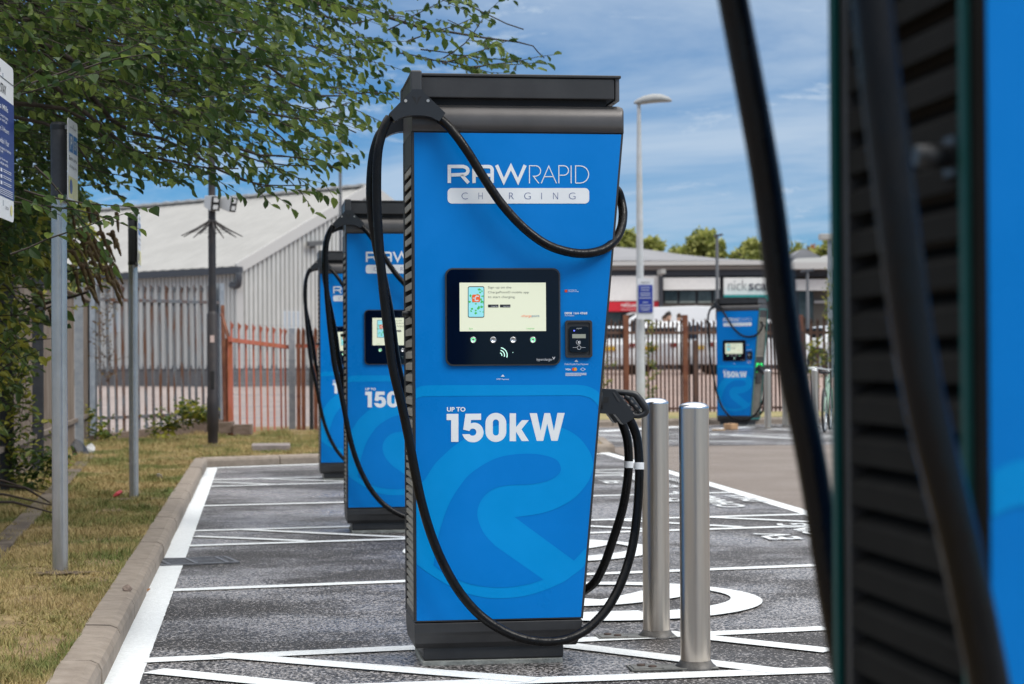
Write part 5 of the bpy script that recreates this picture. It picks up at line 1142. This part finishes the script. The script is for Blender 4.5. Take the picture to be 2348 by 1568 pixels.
# concrete slab in the grass, litter
m = MB(); a = PZ(577,1027,.13); b = PZ(665,1026,.13); m.bar(a, b, .62, .09); tag(m.build('concrete_slab', mat('slab', (.22,.19,.18), .8, var=.2, vscale=8), bevel=.01), 'flat grey concrete cover slab lying in the dry grass', 'slab')
rnd = random.Random(11)
def lump(name, p, s, m_, label, cat, sc=(1,1,.6)):
    bm = bmesh.new(); bmesh.ops.create_icosphere(bm, subdivisions=2, radius=s)
    for v in bm.verts:
        k = 1+.45*noise.noise(v.co*(3/s)+Vector(p)); v.co = Vector((v.co.x*sc[0]*k, v.co.y*sc[1]*k, v.co.z*sc[2]*k))
    me = bpy.data.meshes.new(name); bm.to_mesh(me); bm.free(); me.materials.append(m_); o = bpy.data.objects.new(name, me); COL.objects.link(o); o.location = p; o.rotation_euler = (rnd.random(), rnd.random(), rnd.random()*6)
    return tag(o, label, cat)
p = PZ(292,1355,HK); lump('pebble', (p.x, p.y, HK+.012), .022, mat('pebble', (.20,.15,.12), .8, var=.3, vscale=40), 'small brown stone resting on the kerb', 'stone')
p = PZ(338,1356,.01); lump('dead_leaf', (p.x, p.y, .016), .013, mat('dead_leaf', (.40,.18,.06), .8), 'tiny orange leaf on the white edge line', 'leaf', (1.3,1,.3))
p = PZ(270,1136,.12); lump('litter_scrap', (p.x, p.y, .135), .035, mat('litter_red', (.55,.05,.07), .6), 'small red scrap of litter in the grass', 'litter', (1.4,.8,.5))
p = PZ(366,1095,.12); lump('litter_scrap', (p.x, p.y, .135), .04, mat('litter_white', (.6,.56,.5), .6), 'pale scrap of paper in the grass right of the farther sign post', 'litter', (2.0,.8,.35))
p = PZ(205,1036,.12); lump('litter_bag', (p.x, p.y, .135), .075, mat('litter_white2', (.42,.42,.42), .6), 'crumpled white bag lying near the fence corner', 'litter', (1.2,1,.6))
p = PZ(183,1042,.12); lump('litter_bag', (p.x, p.y, .15), .12, mat('litter_black', (.015,.015,.018), .4), 'black bag lying left of the crumpled white bag', 'litter', (1.3,1,.55))
p = PZ(1675,986); m = MB(); M_ = Matrix.Translation((p.x, p.y, .06)) @ Matrix.Rotation(.5, 4, 'Z'); m.box((-.085,-.09,-.05),(.085,.09,.05), M_); tag(m.build('wood_block', mat('fresh_wood', (.42,.25,.13), .7, var=.2, vscale=8), bevel=.01), 'small block of light wood on the ground by distant charger', 'wood')
m = MB(); m.bar(PZ(1632,985,.02), PZ(1663,985,.02), .06, .03); tag(m.build('plank', mat('fresh_wood2', (.40,.28,.17), .7)), 'thin plank lying left of the wood block', 'wood')
m = MB(); a = PZ(1372,1028,.004); m.add([PZ(*q_, .0065) for q_ in ((1368,1037),(1402,1037),(1400,1026),(1368,1024))], [(0,1,2,3)])
tag(m.build('tarmac_patch', mat('tar_patch', (.015,.015,.016), .6), recalc=False), kind='structure')
for i, (u, v, a_, l_) in enumerate(((8,1165,20,.9),(30,1185,35,.8),(5,1130,10,.7),(60,1150,-30,.5))):
    p = PZ(u, v, .14); m = MB(); c_, s_ = math.cos(R(a_)), math.sin(R(a_)); m.tube([p-Vector((c_*l_/2,s_*l_/2,-.12)), p+Vector((0,0,.10)), p+Vector((c_*l_/2,s_*l_/2,-.02))], [.013,.010,.004], 6)
    tag(m.build('fallen_twig', mat('twig', (.045,.032,.025), .9)), ('thick fallen twig at left border','fallen twig pointing down to the right below the thick one','short fallen twig nearest the fence foot','crooked twig right of the other fallen twigs')[i]+' on the bare soil', 'twig', 'fallen twigs by the fence')
# bicycle
pb = PZ(1903, 986); bk_ = empty('bicycle', (pb.x, pb.y, 0), R(68)); MFR = mat('pale_green_paint', (.22,.36,.26), .35, coat=.4); MCH = mat('bright_metal', (.55,.58,.60), .25, metal=.9)
def wheel(cx):
    m = MB(); r = .34; m.tube([(cx+r*math.cos(q), 0, r+.01+r*math.sin(q)) for q in [2*math.pi*i/40 for i in range(41)]], .02, 8, cap=False); w = m.build('tyre', M_TYRE, bk_)
    m = MB(); m.tube([(cx+(r-.025)*math.cos(q), 0, r+.01+(r-.025)*math.sin(q)) for q in [2*math.pi*i/40 for i in range(41)]], .010, 6, cap=False)
    for i in range(18): q = 2*math.pi*i/18; m.bar((cx, .02*(-1)**i, r+.01), (cx+(r-.03)*math.cos(q), 0, r+.01+(r-.03)*math.sin(q)), .003, .003)
    m.build('rim', MCH, w)
wheel(.0); wheel(-1.05)
m = MB()
for a, b in (((-.12,0,.86),(-.60,0,.80)),((-.10,0,.78),(-.55,0,.30)),((-.55,0,.28),(-.66,0,.92)),((-.55,0,.30),(-1.05,0,.35)),((-.62,0,.72),(-1.05,0,.35)),((-.15,0,.95),(-.07,0,.68)),((-.08,.05,.68),(0,.05,.35)),((-.08,-.05,.68),(0,-.05,.35))): m.tube([a, b], .017, 8)
m.build('frame', MFR, bk_)
m = MB(); m.tube(catmull([(-.24,.30,1.02),(-.16,.22,1.03),(-.13,.06,1.00),(-.13,-.06,1.00),(-.16,-.22,1.03),(-.24,-.30,1.02)], 5), .012, 8); m.tube([(-.15,0,.95),(-.13,0,1.0)], .014, 8); m.build('handlebar', MCH, bk_)
for s in (-1, 1): m = MB(); m.tube([(-.17,s*.25,1.03),(-.27,s*.33,1.02)], .018, 8); m.build('grip', mat('grip_white', (.6,.62,.6), .6), bk_)
m = MB(); m.prism([(-.55,.0),(-.62,.05),(-.80,.08),(-.84,.0),(-.80,-.08),(-.62,-.05)], lambda a, b, d: Vector((a, b, d)), .93, .98); m.build('saddle', M_PLAST, bk_, .015)
m = MB(); m.tube(catmull([(-.13,.03,1.0),(.0,.05,.95),(.0,.03,.75),(-.08,.03,.6)], 5), .006, 6); m.tube([(-.55,-.05,.29),(-.55,-.12,.29),(-.47,-.12,.15)], .012, 6); m.build('crank', MCH, bk_)
tag(bk_, 'pale green bicycle parked end on between the two cables', 'bicycle')

# ================================================================== FOLIAGE
def leaf_mat(name, c1, c2, c3, scale=3.0, trans=.35):
    m = bpy.data.materials.new(name); m.use_nodes = True; t = m.node_tree; b = t.nodes['Principled BSDF']; o = t.nodes['Material Output']
    co = N(t, 'ShaderNodeTexCoord'); n1 = N(t, 'ShaderNodeTexNoise'); n1.inputs['Scale'].default_value = scale; n1.inputs['Detail'].default_value = 3
    t.links.new(co.outputs['Object'], n1.inputs['Vector'])
    g = N(t, 'ShaderNodeNewGeometry'); 
    md = N(t, 'ShaderNodeMath', operation='MULTIPLY_ADD'); t.links.new(g.outputs['Random Per Island'], md.inputs[0]); md.inputs[1].default_value = .55; t.links.new(n1.outputs[0], md.inputs[2])
    cr = N(t, 'ShaderNodeValToRGB'); t.links.new(md.outputs[0], cr.inputs[0]); e = cr.color_ramp.elements
    e[0].position = .42; e[0].color = (*c1, 1); e[1].position = 1.02; e[1].color = (*c3, 1); x = cr.color_ramp.elements.new(.78); x.color = (*c2, 1)
    t.links.new(cr.outputs[0], b.inputs['Base Color']); b.inputs['Roughness'].default_value = .45; b.inputs['Specular IOR Level'].default_value = .4
    tr = N(t, 'ShaderNodeBsdfTranslucent'); t.links.new(cr.outputs[0], tr.inputs[0]); ms = N(t, 'ShaderNodeMixShader'); ms.inputs[0].default_value = trans
    t.links.new(b.outputs[0], ms.inputs[1]); t.links.new(tr.outputs[0], ms.inputs[2]); t.links.new(ms.outputs[0], o.inputs[0]); return m
M_LEAF = leaf_mat('willow_leaf', (.016,.040,.010), (.058,.108,.024), (.17,.23,.05), 2.0, .45)
M_LEAFY = leaf_mat('shrub_leaf', (.030,.060,.014), (.10,.155,.030), (.36,.34,.05), 1.6)
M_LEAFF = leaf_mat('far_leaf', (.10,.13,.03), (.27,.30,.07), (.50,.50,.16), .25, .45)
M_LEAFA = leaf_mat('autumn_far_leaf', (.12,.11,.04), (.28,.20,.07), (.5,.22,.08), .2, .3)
M_BARK = mat('bark', (.035,.027,.020), .9, var=.3, vscale=14, bump=.5, bscale=30)
rl = random.Random(21)
def leaf(vs, fs, p, d, n, L_, W_, curl=.15):
    """six point leaf folded along its midrib"""
    s = d.cross(n)
    if s.length < 1e-4: return
    s.normalize(); n = s.cross(d); o = len(vs)
    for a, b, c in ((0,0,0),(.22,.40,.08),(.55,.52,.10),(.85,.26,.02),(1,0,-curl),(.85,-.26,.02),(.55,-.52,.10),(.22,-.40,.08)): vs.append(p+d*(a*L_)+s*(b*W_)+n*(c*L_))
    fs += [(o, o+1, o+2, o+3, o+4), (o, o+4, o+5, o+6, o+7)]
def rv(r=rl): 
    while True:
        v = Vector((r.uniform(-1,1), r.uniform(-1,1), r.uniform(-1,1)))
        if .05 < v.length < 1: return v.normalized()
class Foliage:
    def __init__(s): s.v = []; s.f = []; s.st = MB()
    def spray(s, base, d, L_, nl, ll, droop=.25, r=.004, gap=0):
        p = Vector(base); d = d.normalized(); step = L_/nl; pts = [p.copy()]
        for i in range(nl):
            d = (d + Vector((0,0,-droop*step)) + rv()*.13).normalized(); p = p + d*step; pts.append(p.copy())
            side = d.cross(Vector((0,0,1))).normalized() if abs(d.z) < .95 else Vector((1,0,0))
            k = 1 if i % 2 else -1
            if rl.random() < gap: continue
            ld = (side*k*.8 + d*rl.uniform(.2,.8) + Vector((0,0,rl.uniform(-.75,.25))) + rv()*.35).normalized()
            nn = (Vector((0,0,1)) + rv()*.9).normalized(); z = ll*rl.uniform(.55,1.15); leaf(s.v, s.f, p, ld, nn, z, z*rl.uniform(.42,.6))
        if len(pts) > 2: s.st.tube(pts[::2]+[pts[-1]], [r*(1-.8*i/len(pts[::2])) for i in range(len(pts[::2])+1)], 4, cap=False)
    def build(s, name_leaf, m_, par, stems='twigs'):
        mb = MB(); mb.v = [tuple(p) for p in s.v]; mb.f = s.f; mb.sm = [False]*len(s.f); o = mb.build(name_leaf, m_, par, recalc=False)
        if s.st.v: s.st.build(stems, M_BARK, par, recalc=False)
        return o
# --- overhanging willow : trunk behind the left fence, limbs reaching right over the bays
wt = empty('overhanging_tree', (0,0,0)); fo = Foliage(); lim = MB()
T0 = Vector((-4.9, 10.5, 0)); fork = Vector((-4.5, 10.6, 2.6))
lim.tube(catmull([T0, Vector((-4.8,10.6,1.2)), fork], 4), [.17,.165,.16,.155,.15,.15,.145,.14,.14], 10)
tm = MB(); tm.v = lim.v; tm.f = lim.f; tm.sm = lim.sm; tm.build('trunk', M_BARK, wt); lim = MB()
# the lower outline of the crown in the photograph, and how dense it is along it
UN = [(0,640),(60,630),(120,600),(180,520),(240,445),(300,440),(360,440),(420,435),(470,420),(520,440),(560,430),(600,430),(640,450),(690,470),(740,450),(790,425),(820,360),(850,315),(880,300),(915,255),(950,190),(1000,165),(1060,160),(1130,168),(1200,165),(1245,160),(1285,122)]
def under(u):
    for (a, b), (c, d) in zip(UN, UN[1:]):
        if a <= u <= c: return b+(d-b)*(u-a)/(c-a)
    return 640 if u < 0 else 0
def over(u): return -140 if u < 1090 else (-30+ (u-1090)*.75)
limbs = []
def limb(ps, r0):
    pts = catmull([fork]+ps, 8); n = len(pts); pts = [p+Vector((noise.noise(p*2.2), noise.noise(p*2.2+Vector((9,0,0))), noise.noise(p*2.2+Vector((0,9,0)))))*.16*min(1, i/6) for i, p in enumerate(pts)]; lim.tube(pts, [max(.004, r0*(1-i/n)**1.1) for i in range(n)], 7); limbs.append(pts)
for u, v, D in ((1270,130,12.5),(1180,60,12.0),(1050,-60,11.5),(905,240,11.8),(830,310,11.2),(760,400,10.8),(690,440,11.6),(560,410,10.2),(430,410,10.5),(300,420,10.2),(760,120,12.6),(600,180,12.0),(400,150,10.4),(950,60,13.0),(520,-60,11),(250,200,10.0),(700,-40,13),(330,330,12)):
    e_ = PD(u, v, D); mid = fork.lerp(e_, .5)+Vector((0,0,.55+.2*rl.random())); mid2 = fork.lerp(e_, .8)+Vector((0,0,.28)); limb([mid, mid2, e_], .038)
lim.build('limbs', M_BARK, wt, recalc=False)
def dens(u, v):
    d_ = under(u)-v                       # pixels above the underside
    if d_ < 0 or v < over(u)-60: return 0
    k = min(1, (d_/(150. if u < 330 else 240.))**.8)
    if u > 560: k *= max(.30, 1-(u-560)/620.)
    k *= 1.25-.65*min(1, max(0, u)/1200.)
    c = noise.noise(Vector((u*.011, v*.014, 3.1)))
    return max(0, k*(.50+1.25*c) + (.35*min(1, max(0, (520-u)/300.)) if d_ > 60 else 0))
cnt = 0; tries = 0
while cnt < 2750 and tries < 90000:
    tries += 1; u = rl.uniform(-260, 1290)
    v = rl.uniform(-150, 660)
    if rl.random() > dens(u, v): continue
    D = rl.uniform(9.2, 13.8) if u > 330 or v < 200 else rl.uniform(10.7, 15)
    tip = PD(u, v, D)
    d = Vector((.85, rl.uniform(-.7,.7), rl.uniform(-.35,.15))).normalized(); L_ = rl.uniform(.28,.55)
    fo.spray(tip-d*L_, d, L_, rl.randint(7,12), rl.uniform(.056,.094), droop=.9, r=.0026, gap=.1); cnt += 1
# feathery tips along the underside
for (u, v, D, dx_, dz_) in ((1283,124,12.4,.95,.15),(1262,140,12.4,.9,.05),(1235,150,12.3,.9,-.1),(1195,70,12,.8,.35),(1200,52,12,.8,.35),(1150,165,12.2,.9,-.2),(1100,150,12.2,.9,-.1),(1170,118,12.2,.9,.1),(1120,30,12,.8,.3),(1080,10,12,.8,.25),
        (838,322,11,.8,-.4),(826,300,11,.9,-.1),(798,425,10.8,.7,-.5),(812,398,10.8,.9,-.1),(770,415,10.9,.8,-.3),(745,452,10.9,.8,-.4),(690,455,11.4,.8,-.3),(660,440,11.2,.7,-.5),(330,400,10.2,.5,-.7),(300,445,10,.6,-.5),(350,420,10.2,.8,-.2),(525,425,10.2,.6,-.5),(575,415,10.4,.8,-.3),(905,262,11.8,.9,-.2),(885,240,11.8,.9,.1),
        (325,505,8.4,.9,-.12),(340,520,8.4,.85,-.25),(300,470,8.3,.7,.3),(318,548,8.4,.7,-.5),(40,235,7.6,.8,.4),(110,210,7.7,.85,.35),(190,175,7.8,.85,.35),(270,120,7.9,.85,.4),(360,85,8,.85,.35),(420,50,8.1,.85,.4),(150,470,8,.8,-.2)):
    tip = PD(u, v, D); d = Vector((dx_, rl.uniform(-.2,.2), dz_)).normalized()
    fo.spray(tip-d*.55, d, .55, 13, .078, droop=.1, r=.005, gap=.05)
fo.build('leaves', M_LEAF, wt)
tag(wt, 'dark green leafy tree overhanging the grass and bays from the upper left', 'tree')
M_SOIL = mat('bare_soil', (.085,.058,.035), .95, col2=(.16,.115,.065), vscale=20, bump=.8, bscale=60)
for (u, v, r_) in ((138,1312,.17),(307,1143,.22),(488,1021,.30)):
    p = PZ(u, v, .113); m = MB(); n_ = 30; m.add([(p.x+r_*(.75+.9*noise.noise(Vector((i*.7, u, 0))))*math.cos(2*math.pi*i/n_)*1.3, p.y+r_*.55*(.75+.9*noise.noise(Vector((i*.7, u, 5))))*math.sin(2*math.pi*i/n_), .113) for i in range(n_)], [tuple(range(n_))]); tag(m.build('soil_patch', M_SOIL), kind='structure')
# --- hedge / buddleia at the left
bd_ = empty('buddleia_bush', (0,0,0)); fb_ = Foliage(); BU = [(-60,1010),(0,960),(40,900),(90,820),(130,760),(200,690),(235,690),(262,640),(255,560),(235,500),(215,470)]
def bund(v):
    for (a, b), (c, d) in zip(BU[::-1], BU[::-1][1:]):
        if b <= v <= d: return a+(c-a)*(v-b)/(d-b)
    return 215 if v < 470 else -60
cnt = 0
while cnt < 850:
    v = rl.uniform(430, 1010); ur = bund(v); u = rl.uniform(-250, ur); 
    c = noise.noise(Vector((u*.02, v*.02, 8)))
    if rl.random() > (.50+c*1.2)*(1 if v < 630 else (.30 if u > 30 else .5)): continue
    D = rl.uniform(12.5, 17.5) if u > 120 else rl.uniform(11, 17)
    # stay on the camera side of, above or just beyond the left fence
    tip = PD(u, v, D); d = Vector((rl.uniform(.2,.9), rl.uniform(-.7,.3), rl.uniform(-.6,.4))).normalized(); L_ = rl.uniform(.25,.5)
    fb_.spray(tip-d*L_, d, L_, rl.randint(7,12), rl.uniform(.07,.12), droop=.8, r=.005, gap=.1); cnt += 1
fb_.build('leaves', M_LEAFY, bd_)
sd_ = MB(); sdr = random.Random(4)
HEADS = [(205,560,30,60),(222,575,25,60),(240,600,28,45),(255,618,22,40),(262,640,22,28),(196,640,22,60),(212,640,26,52),(230,660,24,45),(180,600,25,60),(240,560,24,40),(178,655,14,60),(190,690,20,40),(250,590,20,50),(170,520,12,60),(205,500,14,50),(228,520,18,55),(118,740,8,50),(100,700,18,50),(150,780,10,40),(215,610,34,60),(225,630,30,50),(246,640,18,40),(262,560,8,45),(270,520,6,50)]
HEADS += [(sdr.uniform(175,282), sdr.uniform(560,690), sdr.uniform(20,44), sdr.uniform(40,75)) for i in range(26)]
for u, v, du, dv in HEADS:
    D = sdr.uniform(12.2,14.6); du *= .8; dv *= .55; a = PD(u-du*.9, v-dv, D); b = PD(u+du*.3, v+dv*.45, D+.1); mid = a.lerp(b, .45)+Vector((0,0,.05))
    pts = catmull([a, mid, b], 9); n = len(pts); sd_.tube(pts, [.003+.0115*math.sin(math.pi*min(.97, .12+i/n*.85))*(1+.45*sdr.uniform(-1,1)) for i in range(n)], 5)
sd_.build('seed_heads', mat('seed_head_brown', (.085,.048,.022), .95, col2=(.14,.10,.04), vscale=30, bump=1, bscale=120), bd_, recalc=False)
m = MB()
for i in range(9):
    b = S + dB*rl.uniform(5,16)+Vector((-.5,0,0)); tpp = PD(rl.uniform(0,210), rl.uniform(500,700), rl.uniform(13,16)); m.tube(catmull([b, b.lerp(tpp,.5)+Vector((-.2,0,.5)), tpp], 5), [.02,.02,.018,.018,.016,.015,.013,.012,.011,.010,.008], 6)
m.build('stems', M_BARK, bd_, recalc=False)
tag(bd_, 'buddleia bush with drooping brown seed heads growing over the left fence', 'bush')
# climbing weeds
def weeds(name, spots, label, cat, m_=M_LEAFY, ll=.07, n=8, droop=-.3, par=None):
    t = empty(name, tuple(spots[0])); f_ = Foliage()
    for p in spots:
        q = Vector(p)-Vector(spots[0])
        for k in range(n):
            d = Vector((rl.uniform(-.7,.7), rl.uniform(-.7,.2), rl.uniform(.2,1))).normalized(); f_.spray(q+rv()*.06, d, rl.uniform(.12,.34), rl.randint(5,9), ll*rl.uniform(.7,1.2), droop=droop, r=.003)
    f_.build('leaves', m_, t); return tag(t, label, cat)
weeds('weed_clump', [PD(u, v, 26.3) for u, v in ((395,985),(420,978),(440,968),(455,962),(470,966),(430,950),(378,992),(355,1000))], 'green weeds sprouting at the foot of the grey palisade', 'weed', n=9, ll=.09)
weeds('weed_clump', [PD(u, v, 26.0) for u, v in ((195,960),(222,1000),(240,1010),(255,1012))], 'small weeds by the corner post of the grey palisade', 'weed', n=6, ll=.08)
weeds('weed_clump', [PD(u, v, 16+.0*u) for u, v in ((30,900),(50,930),(60,980),(20,1010),(40,860),(70,1050),(15,1080),(35,1100),(80,1120),(50,1140),(110,1085),(130,1075))], 'straggling weeds climbing the left fence at the border', 'weed', n=9, ll=.07)
weeds('ivy_strand', [PD(243+3*math.sin(i), 690+17*i, 26.2) for i in range(12)], 'dry brown creeper hanging on the grey palisade', 'creeper', m_=leaf_mat('dry_leaf', (.06,.03,.015), (.14,.07,.03), (.2,.14,.05)), n=3, ll=.05, droop=.9)
weeds('ivy_strand', [PD(1489+6*math.sin(i*1.7), 735+15*i, 39.2) for i in range(14)], 'green creeper climbing the brown fence right of the lamp post', 'creeper', n=3, ll=.08)
weeds('fence_shrub', [PD(1860+rl.uniform(-14,22), 790+9*i, 40.6) for i in range(12)], 'yellow green shrub growing through the fence above the bicycle', 'shrub', n=3, ll=.09)
weeds('fence_shrub', [PD(1898+rl.uniform(-8,12), 640+18*i, 40.9) for i in range(12)], 'tall green shrub at the fence beside the foreground charger', 'shrub', n=3, ll=.10)
weeds('ivy_strand', [PD(1388+rl.uniform(-5,5), 840+10*i, 39.5) for i in range(10)], 'creeper on the brown fence right behind the nearest charger', 'creeper', n=2, ll=.07)
# --- trees beyond the shops
def far_tree(u, vtop, D, wpx, label, m_=M_LEAFF, n=2600, ls=.34):
    b = PD(u, 800, D); H = PD(u, vtop-2, D).z; Rw = wpx*1.35/FPX*D/2; t = empty('distant_tree', (b.x, b.y, 0))
    m = MB(); m.tube(catmull([(0,0,0), (.1,0,H*.4), (0,.1,H*.85)], 4), [.35,.33,.31,.29,.26,.22,.18,.12,.06], 8)
    for k in range(7): a = rl.uniform(0, 6.28); m.tube([(0,0,H*(.3+.07*k)), (Rw*.35*math.cos(a), Rw*.35*math.sin(a), H*(.45+.07*k)), (Rw*.7*math.cos(a), Rw*.7*math.sin(a), H*(.55+.06*k))], [.12,.08,.03], 6)
    m.build('trunk', M_BARK, t, recalc=False)
    vs_ = []; fs_ = []; cl = []
    for k in range(26):
        a = rl.uniform(0, 6.28); rr_ = Rw*math.sqrt(rl.random())*.85; zz_ = H*(.35+.6*rl.random()); sh = max(.3, 1-((zz_/H-.55)/.5)**2); cl.append(Vector((rr_*sh*math.cos(a), rr_*sh*math.sin(a), zz_)))
    cl += [Vector((0,0,H*.95)), Vector((Rw*.2,0,H*.9)), Vector((-Rw*.25,0,H*.88))]
    for i in range(n):
        c_ = rl.choice(cl); p = c_ + rv()*(Rw*.34*rl.random()**.5); 
        if p.z > H: continue
        leaf(vs_, fs_, p, rv(), rv(), ls*rl.uniform(.6,1.3), ls*.6)
    mb = MB(); mb.v = [tuple(p) for p in vs_]; mb.f = fs_; mb.sm = [False]*len(fs_); mb.build('crown', m_, t, recalc=False)
    return tag(t, label, 'tree', 'trees beyond the shops')
for u, vt, D, w, lb, mm, n in ((1440,528,118,70,'dark green tree top just left of the pale lamp post',M_LEAFF,2600),(1497,545,120,72,'rounded green tree just right of the pale lamp post',M_LEAFF,2600),(1545,566,132,60,'low far bushy tree between the rounded and the tallest tree',M_LEAFF,1800),
        (1575,560,128,50,'small dark tree immediately left of the tallest tree',M_LEAFF,1800),(1612,530,118,100,'tallest broad yellow green tree above the white sign boards',M_LEAFF,4200),(1645,552,116,55,'tree partly behind the thin dark lamp post',M_LEAFF,2200),(1722,552,112,90,'pointed yellow green tree left of the thick blurred cable',M_LEAFF,3400),(1700,572,118,60,'low light green tree above the roof end',M_LEAFF,1800),(1762,560,115,60,'tree half hidden behind the thick blurred cable',M_LEAFF,1800),
        (1832,560,150,90,'distant green tree right of the thick blurred cable',M_LEAFF,2600),(1862,566,150,70,'distant tree turning orange',M_LEAFA,2400),(1898,556,140,80,'distant green tree beside the foreground charger',M_LEAFF,2600),(1405,560,125,60,'tree half hidden behind the nearest charger',M_LEAFF,1800)):
    far_tree(u, vt, D, w, lb, mm, n)
